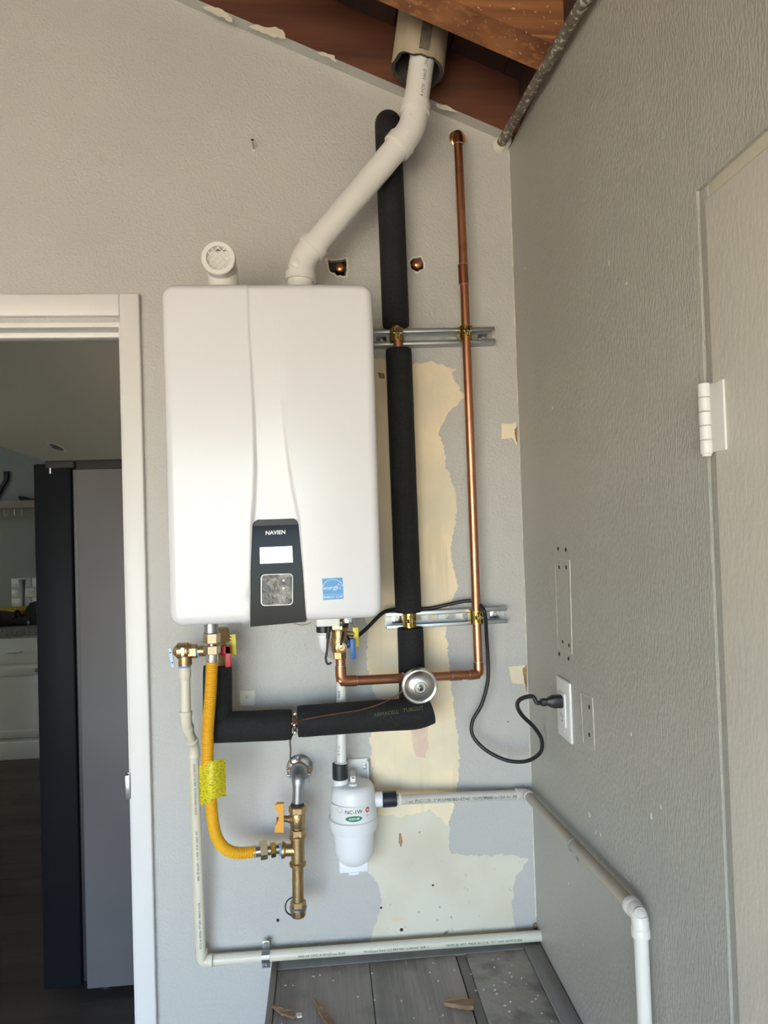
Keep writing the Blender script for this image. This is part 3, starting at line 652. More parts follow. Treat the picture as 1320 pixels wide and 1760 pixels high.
def clamp(c, label):
    """two-piece strut clamp round a pipe at c"""
    c = Vector(c); o = empty('pipe_clamp', tuple(c), label, 'clamp', 'brass plated strut clamps'); hh = 0.0165
    for s in (-1, 1):
        pts = [(0.0, 0)]; prof = []
        for k in range(9):
            a = rad(k*180/8); prof.append((s*math.sin(a)*0.0155, -math.cos(a)*0.0155))
        outer = [(x, y) for x, y in prof]; inner = [(x*0.80, y*0.80) for x, y in prof[::-1]]
        base = [Vector((c.x+x+s*0.001, c.y+y, c.z-hh)) for x, y in outer+inner]
        h = part('half_shell', prism(base, (0, 0, 2*hh)), 'brass_plated', o)
        part('ear', box(c.x+s*0.0025-0.0012, c.x+s*0.0025+0.0012, c.y-0.029, c.y-0.0125, c.z-0.012, c.z+0.012, 0.0008), 'brass_plated', h)
        part('foot', box(c.x+s*0.014-0.0015, c.x+s*0.014+0.0015, c.y+0.0, -0.026, c.z-hh, c.z+hh), 'brass_plated', h)
    part('bolt', cyl(c+Vector((-0.011, -0.022, 0)), c+Vector((0.011, -0.022, 0)), 0.0022, 10), 'steel_bright', o)
    part('bolt_head', hexnut(c+Vector((0.004, -0.022, 0)), (1, 0, 0), 0.004, 0.0048), 'steel_bright', o)
    part('nut', hexnut(c+Vector((-0.004, -0.022, 0)), (-1, 0, 0), 0.004, 0.0048), 'brass_plated', o)

# hot line: copper inside black foam
IR = 0.0335
hot = empty('hot_water_pipe', tuple(P(375, 1240, -0.1)), 'copper hot water pipe wrapped in black foam running from heater up the wall', 'pipe')
H = lambda px, py, y=WY: P(px, py, y)
core = [H(667, 200, 0.01), H(667, 200), H(682, 575), H(686, 610), H(704, 1068), H(708, 1150), H(712, 1214, -0.110), P(640, 1231, -0.118), P(505, 1243, -0.118), P(376, 1250, -0.118), P(375, 1160, -0.105)]
part('copper_core', tube(fillet(core, 0.03, 6), RC, 16), 'copper', hot)
def foam(pts, r=IR, nm='foam_sleeve', rr=0.03):
    pth = fillet(pts, rr, 8) if len(pts) > 2 else [Vector(pts[0]), Vector(pts[1])]
    dense = []
    for a, b in zip(pth, pth[1:]):
        k = max(1, int((b-a).length/0.012)); dense += [a.lerp(b, j/k) for j in range(k)]
    dense.append(pth[-1])
    rs = [r*(1+0.012*noise.noise(p*25)) for p in dense]; rs[0] *= 0.97; rs[-1] *= 0.97
    return part(nm, tube(dense, rs, 28), 'foam_black', hot)
foam([H(667, 214, -0.004), H(667, 214, -0.066), H(680.5, 561)], rr=0.035)
foam([H(685, 601), H(702, 1052)], IR*0.97)
foam([H(705, 1079), H(708, 1165), H(709, 1226, -0.090)], IR*0.97)
fm = foam([P(512, 1240, -0.118), P(650, 1230, -0.118), P(716, 1227, -0.118), P(738, 1219, -0.112)], 0.0362)
foam([P(352, 1251, -0.118), P(430, 1248, -0.118), P(501, 1245, -0.118)], 0.0352)
foam([P(374, 1144, -0.108), P(374, 1236, -0.113)], 0.0335)
fa = P(632, 1238, -0.118); fb = P(735, 1222, -0.118)
lettering('ARMACELL   TUBOLIT', 0.012, wrap_place(fa.lerp(fb, 0.5)+Vector((0, 0, 0.010)), (fb-fa), Vector((0, -1, 0.25)), 0.0366), fm, 'print_olive')
clamp(H(682, 576), 'brass clamp on the upper strut holding the foam wrapped pipe')
clamp(H(704, 1066), 'brass clamp on the lower strut holding the foam wrapped pipe')
clamp(H(801, 572.5), 'brass clamp on the upper strut holding the bare copper pipe')
clamp(H(819, 1060), 'brass clamp on the lower strut holding the bare copper pipe')

# cold line: bare copper
VY = -0.175
cold = empty('cold_water_pipe', tuple(H(822, 1158)), 'bare copper cold water pipe running down the wall and across to the heater', 'pipe')
c0 = H(786, 236, 0.02); c1 = H(787, 232); c2 = H(801, 572); c3 = H(819, 1060); c4 = P(823, 1159, -0.075); c5 = P(798, 1161, -0.085); c6 = P(586, 1171, VY); c7 = P(584.5, 1110, VY)
part('pipe', tube(spline([c1, H(797, 470), c2, H(810.5, 820), c3, c4], 8), RC, 20), 'copper', cold)
part('pipe', cyl(c4, c6, RC, 20), 'copper', cold); part('pipe', cyl(c6, c7, RC, 20), 'copper', cold)
def solder(p, d, r=RC*1.16): part('solder_ring', lathe(Vector(p)-Vector(d).normalized()*0.0008, d, [(0, r*0.95), (0.0004, r), (0.0014, r), (0.0018, r*0.95)], 20), 'solder', cold)
o, a, b = elbow(cold, c0, c1, c2, RC*1.13, 0.024, 0.02, 'copper_dull'); solder(b, c1-c2)
part('wall_flange', lathe(P(786, 238, 0.0), (0, -1, 0), [(0, 0.022), (0.002, 0.0215), (0.005, 0.0165), (0.006, 0.013)], 28), 'copper_bright', cold)
o, a, b = elbow(cold, c3, c4, c6, RC*1.13, 0.030, 0.024, 'copper'); solder(a, c4-c3); solder(b, c4-c6)
o, a, b = elbow(cold, c4, c6, c7, RC*1.13, 0.036, 0.030, 'copper'); solder(a, c6-c4); solder(b, c6-c7)
m1 = c4.lerp(c6, 0.135); part('coupling', cyl(m1, c4.lerp(c6, 0.215), RC*1.13, 20), 'copper', cold); solder(c4.lerp(c6, 0.215), c6-c4)
k1, k2 = H(795.5, 455), H(797, 490); part('coupling', cyl(k1, k2, RC*1.13, 20), 'copper_dull', cold); solder(k1, k2-k1, RC*1.2); solder(k2, k1-k2, RC*1.2)
# round steel canister on the cold line
dc = P(722, 1181, -0.205); back = c4.lerp(c6, 0.43)
ar = empty('surge_arrestor', tuple(back), 'round brushed steel canister end-on in front of the black foam pipe', 'canister')
ad = Vector((0.0, -1, -0.06)).normalized(); RA = 0.0405
part('shell', lathe(dc-ad*0.045, ad, [(0, 0.014), (0.004, 0.030), (0.02, 0.039), (0.03, 0.040)], 40), 'steel_brushed', ar)
part('rim', lathe(dc-ad*0.016, ad, [(0, 0.039), (0.001, RA), (0.0035, RA), (0.0045, RA*0.97), (0.0055, RA*0.97), (0.007, RA), (0.011, RA), (0.012, RA*0.95), (0.010, RA*0.90)], 48), 'steel_bright', ar)
part('dome', lathe(dc-ad*0.008, ad, [(0, RA*0.93), (0.004, RA*0.86), (0.010, RA*0.66), (0.0135, RA*0.42), (0.0140, RA*0.34), (0.0125, RA*0.30), (0.0125, 0)], 48), 'steel_brushed', ar)
nz = dc+ad*0.0045; part('nozzle', lathe(nz, ad, [(0, 0.0068), (0.006, 0.0066), (0.007, 0.005), (0.013, 0.0048), (0.014, 0.003), (0.010, 0.0028), (0.010, 0)], 20), 'galvanised', ar)
part('nozzle_bore', lathe(nz+ad*0.0138, ad, [(0, 0.0036), (0.0006, 0.0036)], 16), 'hole_dark', ar)
part('stem', cyl(dc-ad*0.045, back, 0.010, 16), 'copper', ar)
tc = part('tee', cyl(c4.lerp(c6, 0.34), c4.lerp(c6, 0.57), RC*1.14, 20), 'copper', ar)
part('solder_ring', lathe(c4.lerp(c6, 0.565), c6-c4, [(0, RC*1.1), (0.0006, RC*1.22), (0.002, RC*1.22), (0.0026, RC*1.1)], 20), 'solder', ar)

# ================================================================== VALVES UNDER THE HEATER
# cold isolation valve
cv = empty('cold_shutoff_valve', tuple(P(583, 1130, VY)), 'brass shutoff valve with blue and yellow handles under the right side of the heater', 'valve')
vt_ = P(583, 1068, VY); vb_ = P(584, 1131, VY); dn = (vb_-vt_).normalized()
def seg(px, py, y): return P(px, py, y)
part('upper_nut', hexnut(P(582, 1066, VY), dn, 0.020, 0.0225, 0.2), 'brass', cv)
part('body', lathe(P(582.5, 1078, VY), dn, [(0, 0.018), (0.004, 0.0165), (0.02, 0.0165), (0.026, 0.019), (0.042, 0.019), (0.050, 0.0165), (0.056, 0.0155)], 28), 'brass', cv)
part('lower_nut', hexnut(P(583.5, 1117, VY), dn, 0.020, 0.0155, 0.3), 'brass', cv)
sc1 = P(586.5, 1111, VY-0.018)
pt = part('service_port', lathe(sc1+Vector((0, 0.02, 0)), (0, -1, -0.05), [(0, 0.0105), (0.022, 0.0105), (0.024, 0.0125), (0.030, 0.0125), (0.031, 0.008), (0.027, 0.0075), (0.027, 0)], 24), 'brass', cv)
part('port_plug', lathe(sc1+Vector((0, -0.006, 0)), (0, -1, -0.05), [(0, 0.0042), (0.004, 0.004), (0.005, 0)], 14), 'brass_light', pt)
part('plug_strap', tube(spline([P(590, 1086, VY-0.020), P(588.5, 1096, VY-0.030), P(587, 1103, VY-0.034), P(586, 1108, VY-0.032)], 6), 0.0028, 8), 'rubber_black', pt)
part('rubber_boot', lathe(P(587, 1068, VY-0.006), (0.1, 0, -1), [(0, 0.015), (0.008, 0.016), (0.014, 0.012), (0.016, 0.006)], 16), 'rubber_black', cv)
hs = P(597, 1107, VY); hb = part('handle', lathe(hs+Vector((-0.008, 0, 0)), (1, 0, 0), [(0, 0.008), (0.006, 0.0095), (0.012, 0.0095), (0.014, 0.007)], 20), 'handle_blue', cv, 'blue lever handle')
l0, l1 = P(601.5, 1098, VY-0.01), P(611.5, 1132, VY-0.01)
part('lever', box(l0.x, l1.x, VY-0.014, VY-0.008, l1.z, l0.z, 0.0012), 'handle_blue', hb)
y0, y1 = P(606, 1078, VY+0.02), P(617, 1111, VY+0.02)
yh = part('handle', box(y0.x, y1.x, VY+0.014, VY+0.020, y1.z, y0.z, 0.0012), 'handle_yellow', cv, 'yellow lever handle')
part('stem', cyl(P(592, 1088, VY+0.012), P(608, 1090, VY+0.016), 0.006, 14), 'brass', yh)
# hot isolation valve, behind the gas hose
HVY = -0.108
hv = empty('hot_shutoff_valve', tuple(P(376, 1140, HVY)), 'brass shutoff valve with red and yellow handles under the left side of the heater', 'valve')
d2 = (P(376, 1140, HVY)-P(374, 1070, HVY)).normalized()
part('upper_nut', hexnut(P(376, 1080, HVY), d2, 0.030, 0.026, 0.25), 'brass', hv)
part('body', lathe(P(376, 1092, HVY), d2, [(0, 0.017), (0.004, 0.0165), (0.015, 0.0165), (0.022, 0.019), (0.042, 0.019), (0.050, 0.0165), (0.075, 0.0155)], 28), 'brass', hv)
part('port', lathe(P(378, 1117, HVY), (-1, 0, 0), [(0, 0.012), (0.03, 0.012), (0.055, 0.0125)], 20), 'brass', hv)
rh = part('handle', lathe(P(379, 1119, HVY-0.02), (1, 0, 0), [(0, 0.010), (0.008, 0.0115), (0.014, 0.0115), (0.016, 0.008)], 20), 'handle_red', hv, 'red lever handle')
r0, r1 = P(386.5, 1110, HVY-0.03), P(397, 1146, HVY-0.03)
part('lever', box(r0.x, r1.x, HVY-0.033, HVY-0.027, r1.z, r0.z, 0.0015), 'handle_red', rh)
part('web', box(P(381, 1110, HVY-0.03).x, r1.x, HVY-0.033, HVY-0.027, P(390, 1124, HVY-0.03).z, r0.z+0.0005, 0.0015), 'handle_red', rh)
y0, y1 = P(395, 1090, HVY+0.0), P(406.5, 1125, HVY+0.0)
yh = part('handle', box(y0.x, y1.x, HVY-0.004, HVY+0.003, y1.z, y0.z, 0.0012), 'handle_yellow', hv, 'yellow lever handle')
part('stem', cyl(P(384, 1096, HVY), P(398, 1097, HVY), 0.006, 14), 'brass', yh)
# pressure relief valve and its drain
RVY = -0.135
rv = empty('relief_valve', tuple(P(318, 1140, RVY)), 'brass pressure relief valve with a small pale blue lever left of the yellow hose', 'valve')
rc_ = P(319, 1119, RVY); ax_ = Vector((1, 0, 0.02)).normalized()
part('body', lathe(P(297, 1119.5, RVY), ax_, [(0, 0.004), (0.002, 0.008), (0.006, 0.012), (0.010, 0.0165), (0.012, 0.0185), (0.034, 0.0185), (0.037, 0.016), (0.040, 0.0155)], 32), 'brass', rv)
part('inlet_nut', hexnut(P(324, 1120, RVY), ax_, 0.020, 0.0165, 0.52), 'brass', rv)
part('thread_seal', lathe(P(338, 1119.5, RVY), ax_, [(0, 0.0125), (0.006, 0.0125)], 24), 'thread_tape', rv)
part('inlet_nipple', lathe(P(341, 1119, RVY), ax_, [(0, 0.0125), (0.012, 0.0125), (0.018, 0.0115), (0.05, 0.011)], 24), 'brass', rv)
part('outlet', lathe(P(317.5, 1122, RVY), (0.02, 0, -1), [(0, 0.015), (0.014, 0.0145), (0.020, 0.0155), (0.028, 0.0155), (0.029, 0.013)], 28), 'brass', rv)
ba = P(310, 1110, RVY-0.02); part('cast_badge', box(ba.x, ba.x+0.009, RVY-0.0205, RVY-0.017, P(314, 1130, RVY-0.02).z, P(314, 1113, RVY-0.02).z, 0.001), 'brass_light', rv)
la, lb = P(292, 1116, RVY-0.012), P(297, 1144, RVY-0.012); lax = (lb-la).normalized(); lx = Vector((0, 1, 0)).cross(lax).normalized()
lv = part('test_lever', obox((la+lb)/2, lx, Vector((0, 1, 0)), lax, 0.0085, 0.004, (lb-la).length+0.008, 0.0019, 3), 'handle_pale_blue', rv, 'pale blue test lever')
for q in ((292.5, 1122), (296, 1139)): part('lever_hole', lathe(P(*q, RVY-0.0141), (0, -1, 0), [(0, 0.0017), (0.0004, 0.0017)], 10), 'hole_dark', lv)
# CPVC relief drain
CR = 0.0116
dp = empty('relief_drain_pipe', tuple(P(347, 1650, -0.04)), 'cream plastic relief drain pipe down the wall, left of the yellow hose', 'pipe')
g = [P(318, 1150, RVY), P(319.5, 1241, RVY), P(333, 1283, -0.085), P(346, 1648, -0.042)]
part('threaded_adapter', lathe(P(317.5, 1147, RVY), (g[1]-g[0]), [(0, 0.0135), (0.006, 0.0135), (0.0065, 0.0142), (0.020, 0.0142), (0.023, 0.0128), (0.030, CR)], 24), 'cpvc_cream', dp)
part('thread_seal', lathe(P(317.4, 1142, RVY), (g[1]-g[0]), [(0, 0.0135), (0.007, 0.0135)], 24), 'thread_tape', dp)
part('upper_pipe', cyl(g[0], g[1], CR, 20), 'cpvc_cream', dp)
elbow(dp, g[0], g[1], g[2], CR*1.16, 0.024, 0.016, 'cpvc_cream', socket=CR*1.25)
part('middle_pipe', cyl(g[1], g[2], CR, 20), 'cpvc_cream', dp)
elbow(dp, g[1], g[2], g[3], CR*1.16, 0.024, 0.016, 'cpvc_cream', socket=CR*1.25)
lp_ = part('lower_pipe', cyl(g[2], g[3], CR, 20), 'cpvc_cream', dp)
st2 = g[2].lerp(g[3], 0.06); st3 = g[2].lerp(g[3], 0.99)
part('yellow_stripe', obox((st2+st3)/2+Vector((-CR*0.92, -CR*0.42, 0)), Vector((0.42, -0.9, 0)).normalized(), Vector((0.9, 0.42, 0)).normalized(), (st3-st2).normalized(), 0.0022, 0.0008, (st3-st2).length), 'cpvc_stripe', lp_)
dv = (g[3]-g[2]).normalized()
for tt, s in ((0.19, 'CHARLOTTE PIPE  FLOWGUARD GOLD'), (0.50, '3/4  CPVC 4120  SDR 11  100 PSI @ 180F'), (0.83, 'ASTM D2846  NSF-pw  MADE IN U.S.A.')):
    lettering(s, 0.0070, wrap_place(g[2].lerp(g[3], tt), dv, Vector((0.12, -1, 0)), CR+0.0004), lp_, 'print_black')
fl_l = P(350, 1651, -0.030); fl_r = P(931, 1608, -0.030)
o, a, b = elbow(dp, g[2], P(346.5, 1652, -0.036), fl_r, CR*1.18, 0.026, 0.02, 'cpvc_cream', socket=CR*1.27)
hp2 = part('horizontal_pipe', cyl(fl_l, fl_r, 0.0126, 24), 'cpvc_cream', dp)
hv_ = (fl_r-fl_l).normalized()
for tt, s in ((0.34, '4000 3/4 CPVC 4120 HSF-pw 5DAS'), (0.56, 'FlowGuard Gold  U.S. PAT NO. 6,504,447  SDR 11'), (0.82, '100 PSI @ 180 F  MADE IN U.S.A.  7/27 14:50  ASTM D2846')):
    lettering(s, 0.0078, wrap_place(fl_l.lerp(fl_r, tt), hv_, Vector((0, -1, -0.02)), 0.0130), hp2, 'print_black')
# strap on the floor pipe
def pipe_strap(c, axis, out, r, tab, label, m='zinc', w=0.018, one=False):
    c = Vector(c); axis = Vector(axis).normalized(); out = Vector(out); out = (out-axis*out.dot(axis)).normalized(); sd = axis.cross(out)
    o = empty('pipe_strap', tuple(c), label, 'strap'); R = r+0.001
    prof = [(math.cos(rad(a))*R, math.sin(rad(a))*R) for a in range(-90, 91, 18)]
    outer = [c+out*x+sd*y-axis*w/2 for x, y in prof]; inner = [c+out*(x+0.0016 if x > 1e-4 else x)*1.0+sd*y*(R+0.0016)/R-axis*w/2 for x, y in prof[::-1]]
    part('band', prism(outer+inner, axis*w), m, o)
    for s in ((1,) if one else (-1, 1)):
        tb_ = part('tab', obox(c+sd*s*(R+tab/2)-out*(r*0.55), axis, out, sd, w, 0.0018, tab, 0.0006), m, o)
        part('screw', lathe(c+sd*s*(R+tab*0.62)-out*(r*0.55-0.0008), out, [(0, 0.0046), (0.0015, 0.0046), (0.003, 0.003), (0.0032, 0)], 14), 'galvanised', tb_)
    return o
tq = (P(457, 1641, -0.030)-fl_l).dot(hv_)
pipe_strap(fl_l+hv_*tq, hv_, (0, -1, 0), 0.0126, 0.019, 'zinc two-hole strap holding the cream pipe beside the platform corner', w=0.019)

# ================================================================== GAS LINE
GY = -0.175; TY = -0.105
gh = empty('gas_hose', tuple(P(440, 1468, TY)), 'yellow corrugated gas hose hanging from the heater and curving to the brass tee', 'hose')
gp = spline([P(364.5, 1133, GY), P(362, 1190, GY), P(357.5, 1250, -0.172), P(357, 1310, -0.168), P(361, 1360, -0.158), P(365.5, 1408, -0.147), P(371, 1435, -0.138), P(383, 1455, -0.128), P(401, 1465, -0.118), P(424, 1465.5, TY-0.004), P(440, 1463, TY)], 14)
rsm = resample(gp, 0.0008); prof = [0.0130, 0.0135, 0.0135, 0.0126, 0.0108]
part('corrugated_tube', tube(rsm, [prof[i % 5] for i in range(len(rsm))], 22), 'hose_yellow', gh)
gd = (gp[0]-gp[3]).normalized()
part('ferrule', lathe(gp[0]-gd*0.006, gd, [(0, 0.0135), (0.002, 0.0138), (0.018, 0.0138), (0.019, 0.012)], 28), 'steel_bright', gh)
part('swivel_nut', hexnut(P(364.5, 1124, GY), (0.02, 0, 1), 0.020, 0.0190, 0.18), 'brass_light', gh)
part('union_neck', lathe(P(364.5, 1112, GY), (0.02, 0, 1), [(0, 0.010), (0.008, 0.0085), (0.012, 0.010)], 20), 'brass_light', gh)
part('adapter_nut', hexnut(P(364, 1105, GY), (0.02, 0, 1), 0.023, 0.0190, 0.18), 'brass_light', gh)
b0 = P(349.5, 1086, GY); part('gas_inlet', lathe(P(363, 1087, GY), (0, 0, 1), [(0, 0.0155), (0.03, 0.0155)], 28), 'zinc', gh)
ge = (gp[-1]-gp[-4]).normalized()
part('ferrule', lathe(P(436, 1464, TY), ge, [(0, 0.0135), (0.016, 0.0135), (0.017, 0.012)], 28), 'steel_bright', gh)
part('swivel_nut', hexnut(P(446.5, 1462.5, TY), ge, 0.0175, 0.0205, 0.1), 'brass_light', gh)
part('union_neck', lathe(P(458, 1462, TY), ge, [(0, 0.012), (0.03, 0.012)], 24), 'brass_light', gh)
part('adapter_nut', hexnut(P(465, 1461.5, TY), ge, 0.012, 0.0165, 0.1), 'brass_plated', gh)
part('thread_seal', lathe(P(479.5, 1461, TY), ge, [(0, 0.0135), (0.006, 0.0140)], 24), 'thread_tape', gh)
# paper tag bent round the hose
tg = []
bm = bmesh.new(); rows = []
for j in range(11):
    t = j/10; row = []
    for i in range(15):
        s = i/14; xt = 342+(387-342)*s; yt = 1315-10*math.sin(s*1.6)*(1 if s > .4 else .4)+(1384-1315)*t-(6*s*t); 
        yy = -0.168-0.019*math.sin(min(1, s*1.02)*math.pi)-0.003*math.sin(t*3)+(0.010*s); row.append(bm.verts.new(P(xt+2*t, yt, yy)))
    rows.append(row)
for a, b in zip(rows, rows[1:]):
    for k in range(14): bm.faces.new((a[k], a[k+1], b[k+1], b[k]))
ext = bmesh.ops.extrude_face_region(bm, geom=bm.faces[:])
for e in ext['geom']:
    if isinstance(e, bmesh.types.BMVert): e.co.y += 0.0006
part('warning_tag', finish(bm), 'tag_yellow', gh, 'bent yellow warning tag')
# wall outlet of the gas line
gas = empty('gas_valve', tuple(P(512, 1570, TY)), 'brass gas tee with orange butterfly valve, drip leg and galvanised elbow on the wall', 'valve')
esc = P(515, 1319, 0.0)
part('escutcheon', lathe(esc, (0, -1, 0), [(0, 0.033), (0.0015, 0.033), (0.005, 0.029), (0.008, 0.018), (0.009, 0.014)], 40), 'steel_brushed', gas)
ea = P(514, 1324, -0.005); eb = P(513, 1331, TY); ec = P(511.5, 1386, TY)
part('nipple', cyl(ea, ea.lerp(eb, 0.75), 0.0155, 24), 'galvanised', gas)
pth = fillet([ea.lerp(eb, 0.28), eb, ec], 0.034, 14); n_ = len(pth)
part('street_elbow', tube(resample(pth, 0.004), [0.0205 if i < 12 else max(0.0130, 0.0205-0.00075*(i-12)) for i in range(len(resample(pth, 0.004)))], 28), 'galvanised', gas)
part('elbow_bead', lathe(ea.lerp(eb, 0.30), (eb-ea), [(0, 0.020), (0.002, 0.0225), (0.007, 0.0225), (0.009, 0.020)], 28), 'galvanised', gas)
gv = (P(513, 1570, TY)-P(511, 1385, TY)).normalized()
G = lambda py: P(511+(py-1385)*0.0085, py, TY)
part('pipe_dope', lathe(G(1379), gv, [(0, 0.0135), (0.008, 0.0165)], 24), 'fridge_grey', gas)
vbody = part('valve_body', lathe(G(1384), gv, [(0, 0.0165), (0.002, 0.0180)], 24), 'brass', gas)
part('hex_end', hexnut(G(1385), gv, 0.016, 0.0205, 0.0), 'brass', gas)
part('ball_housing', lathe(G(1396), gv, [(0, 0.017), (0.003, 0.0182), (0.028, 0.0182), (0.031, 0.0165), (0.036, 0.0165)], 28), 'brass', gas)
part('hex_end', hexnut(G(1424), gv, 0.016, 0.0185, 0.0), 'brass', gas)
part('tee_band', lathe(G(1434), gv, [(0, 0.016), (0.002, 0.0198), (0.008, 0.0198), (0.010, 0.0158)], 28), 'brass', gas)
part('tee_body', lathe(G(1439), gv, [(0, 0.0158), (0.062, 0.0158)], 28), 'brass', gas)
part('tee_band', lathe(G(1480), gv, [(0, 0.0158), (0.003, 0.0198), (0.009, 0.0198), (0.012, 0.014)], 28), 'brass', gas)
part('drip_leg', cyl(G(1487), G(1548), 0.0137, 24), 'brass', gas)
tcn = G(1461); tl = P(484, 1461, TY)
part('tee_branch', cyl(tcn, tl, 0.0140, 24), 'brass', gas); part('tee_band', lathe(tl, (tcn-tl), [(0, 0.0165), (0.001, 0.0185), (0.007, 0.0185), (0.010, 0.0142)], 28), 'brass', gas)
cpn = part('cap_nut', hexnut(G(1547), gv, 0.014, 0.0185, 0.0), 'brass', gas)
part('cap_ring', lathe(G(1557), gv, [(0, 0.019), (0.001, 0.0205), (0.006, 0.0205), (0.007, 0.018)], 28), 'galvanised', gas)
part('cap', lathe(G(1562), gv, [(0, 0.0185), (0.014, 0.0180), (0.017, 0.015), (0.019, 0)], 10), 'brass', gas)
part('lanyard', tube(spline([P(503, 1542, TY-0.008), P(494, 1548, TY-0.012), P(490.5, 1558, TY-0.012), P(493, 1568, TY-0.012), P(502, 1574, TY-0.008)], 8), 0.0017, 8), 'rubber_black', gas)
hst = P(503, 1408, TY-0.004); hen = P(484, 1407, TY-0.010)
hst_o = part('handle_stem', lathe(hst, (hen-hst), [(0, 0.009), (0.010, 0.009), (0.012, 0.0075), ((hen-hst).length, 0.0075)], 18), 'brass', gas)
wing = [(487.5, 1382), (476, 1382), (472.5, 1385.5), (472.5, 1391), (478, 1396), (479.5, 1402), (478.5, 1412), (473, 1419), (472, 1431), (487.5, 1431)]
part('butterfly_handle', prism([P(a, b, TY-0.021) for a, b in wing], (0, 0.013, 0)), 'handle_orange', hst_o, 'orange butterfly handle')
part('handle_nut', hexnut(P(479, 1407, TY-0.012), (-1, 0, 0), 0.005, 0.0052), 'steel_bright', hst_o)
# ground clamps and bonding wire
gc = empty('ground_clamp', tuple(P(513, 1326, -0.035)), 'copper ground clamp with two screws on the gas pipe by the wall', 'clamp')
gq = ea.lerp(eb, 0.20)
part('upper_jaw', prism([gq+Vector((math.cos(rad(a))*0.0195, 0, math.sin(rad(a))*0.0195)) for a in range(0, 181, 15)]+[gq+Vector((math.cos(rad(a))*0.0158, 0, math.sin(rad(a))*0.0158)) for a in range(180, -1, -15)], (0, -0.014, 0)), 'copper_dull', gc)
part('lower_jaw', prism([gq+Vector((math.cos(rad(a))*0.0195, 0, math.sin(rad(a))*0.0195)) for a in range(180, 361, 15)]+[gq+Vector((math.cos(rad(a))*0.0158, 0, math.sin(rad(a))*0.0158)) for a in range(360, 179, -15)], (0, -0.014, 0)), 'galvanised', gc)
for s, zz in ((-1, 0.0), (1, -0.012)):
    cq = gq+Vector((s*0.0232, -0.007, 0))
    part('ear', box(cq.x-0.006, cq.x+0.006, cq.y-0.006, cq.y+0.006, cq.z+0.003, cq.z+0.008, 0.001), 'copper_dull', gc)
    part('ear', box(cq.x-0.006, cq.x+0.006, cq.y-0.006, cq.y+0.006, cq.z-0.008, cq.z-0.003, 0.001), 'galvanised', gc)
    bl = part('bolt', cyl(cq+Vector((0, 0, 0.011)), cq+Vector((0, 0, -0.014+zz)), 0.0022, 10), 'galvanised', gc)
    part('bolt_head', lathe(cq+Vector((0, 0, 0.009)), (0, 0, 1), [(0, 0.0048), (0.002, 0.0048), (0.004, 0.003), (0.0042, 0)], 14), 'steel_bright', bl)
lug = gq+Vector((-0.001, -0.007, 0.0185)); part('wire_lug', box(lug.x-0.005, lug.x+0.005, lug.y-0.005, lug.y+0.005, lug.z, lug.z+0.012, 0.001), 'copper_dull', gc)
part('lug_screw', lathe(lug+Vector((0, 0, 0.012)), (0, 0, 1), [(0, 0.002), (0.006, 0.002), (0.006, 0.0055), (0.009, 0.0055), (0.009, 0)], 14), 'galvanised', gc)
bw = empty('bonding_wire', tuple(lug), 'thin bonding wire hanging from the foam pipe gap to the gas ground clamp', 'wire')
part('wire', tube(spline([P(503, 1262, -0.128), P(498.5, 1272, -0.10), P(499.5, 1290, -0.06), P(499, 1304, -0.045), P(502, 1313, lug.y-0.002), tuple(lug+Vector((0, 0, 0.005)))], 8), 0.0020, 8), 'strap_rust', bw)
bj = empty('bonding_jumper', tuple(P(600, 1228, -0.16)), 'thin bare copper wire lying across the black foam to the steel canister', 'wire')
part('wire', tube(spline([P(509, 1240, -0.148), P(525, 1236, -0.158), P(570, 1228, -0.160), P(620, 1220, -0.160), P(660, 1207, -0.158), P(685, 1193, -0.158), P(692, 1186, -0.160)], 8), 0.0014, 8), 'copper_dull', bj)
hcp = empty('ground_clamp', tuple(P(506, 1243, -0.12)), 'chrome ground clamp in the gap between two horizontal foam sleeves', 'clamp')
hc_ = P(506.5, 1243.5, -0.118); hax = (P(650, 1230, -0.118)-P(505, 1243, -0.118)).normalized()
part('ring', lathe(hc_-hax*0.004, hax, [(0, 0.012), (0.0005, 0.020), (0.0075, 0.020), (0.008, 0.012)], 24), 'strap_rust', hcp)
for q, r in (((507, 1227), 0.0055), ((506, 1246), 0.0055), ((507, 1259), 0.004)):
    part('screw', lathe(P(*q, -0.145), (0, -1, 0), [(-0.012, r*0.6), (0, r), (0.002, r), (0.004, r*0.6), (0.0045, 0)], 14), 'steel_bright', hcp)

# ================================================================== CONDENSATE LINE AND NEUTRALISER
NY = -0.070; PR = 0.0116
cd1 = empty('condensate_pipe', tuple(P(586, 1310, NY)), 'thin white plastic condensate pipe from the heater down to the white canister', 'pipe')
p0 = P(557, 1078, -0.17); p1 = P(558, 1105, -0.168); p2 = P(584, 1127, -0.145); p3 = P(587, 1320, NY)
part('rubber_collar', lathe(P(556, 1074, -0.17), (0, 0, -1), [(0, 0.0165), (0.002, 0.017), (0.016, 0.017), (0.017, 0.015)], 24), 'rubber_black', cd1)
part('bend', tube(fillet([P(556.5, 1086, -0.17), P(557.5, 1112, -0.168), P(585, 1132, -0.085), P(586.5, 1160, -0.068)], 0.03, 8), 0.0138, 22), 'plastic_white', cd1)
part('bend_collar', lathe(P(556.5, 1090, -0.17), (0, 0, -1), [(0, 0.0145), (0.001, 0.0155), (0.005, 0.0155), (0.006, 0.014)], 24), 'plastic_white', cd1)
vp_ = part('vertical_pipe', cyl(P(586.5, 1150, -0.067), p3, PR, 20), 'pvc_white', cd1)
dv2 = (p3-P(586.5, 1150, -0.067)).normalized()
for py, s in ((1192, 'IPEX'), (1290, '1/2 PVC')):
    lettering(s, 0.009, wrap_place(P(586.7, py, -0.069), -dv2, Vector((-0.55, -1, 0)), PR+0.0004), vp_, 'print_black')
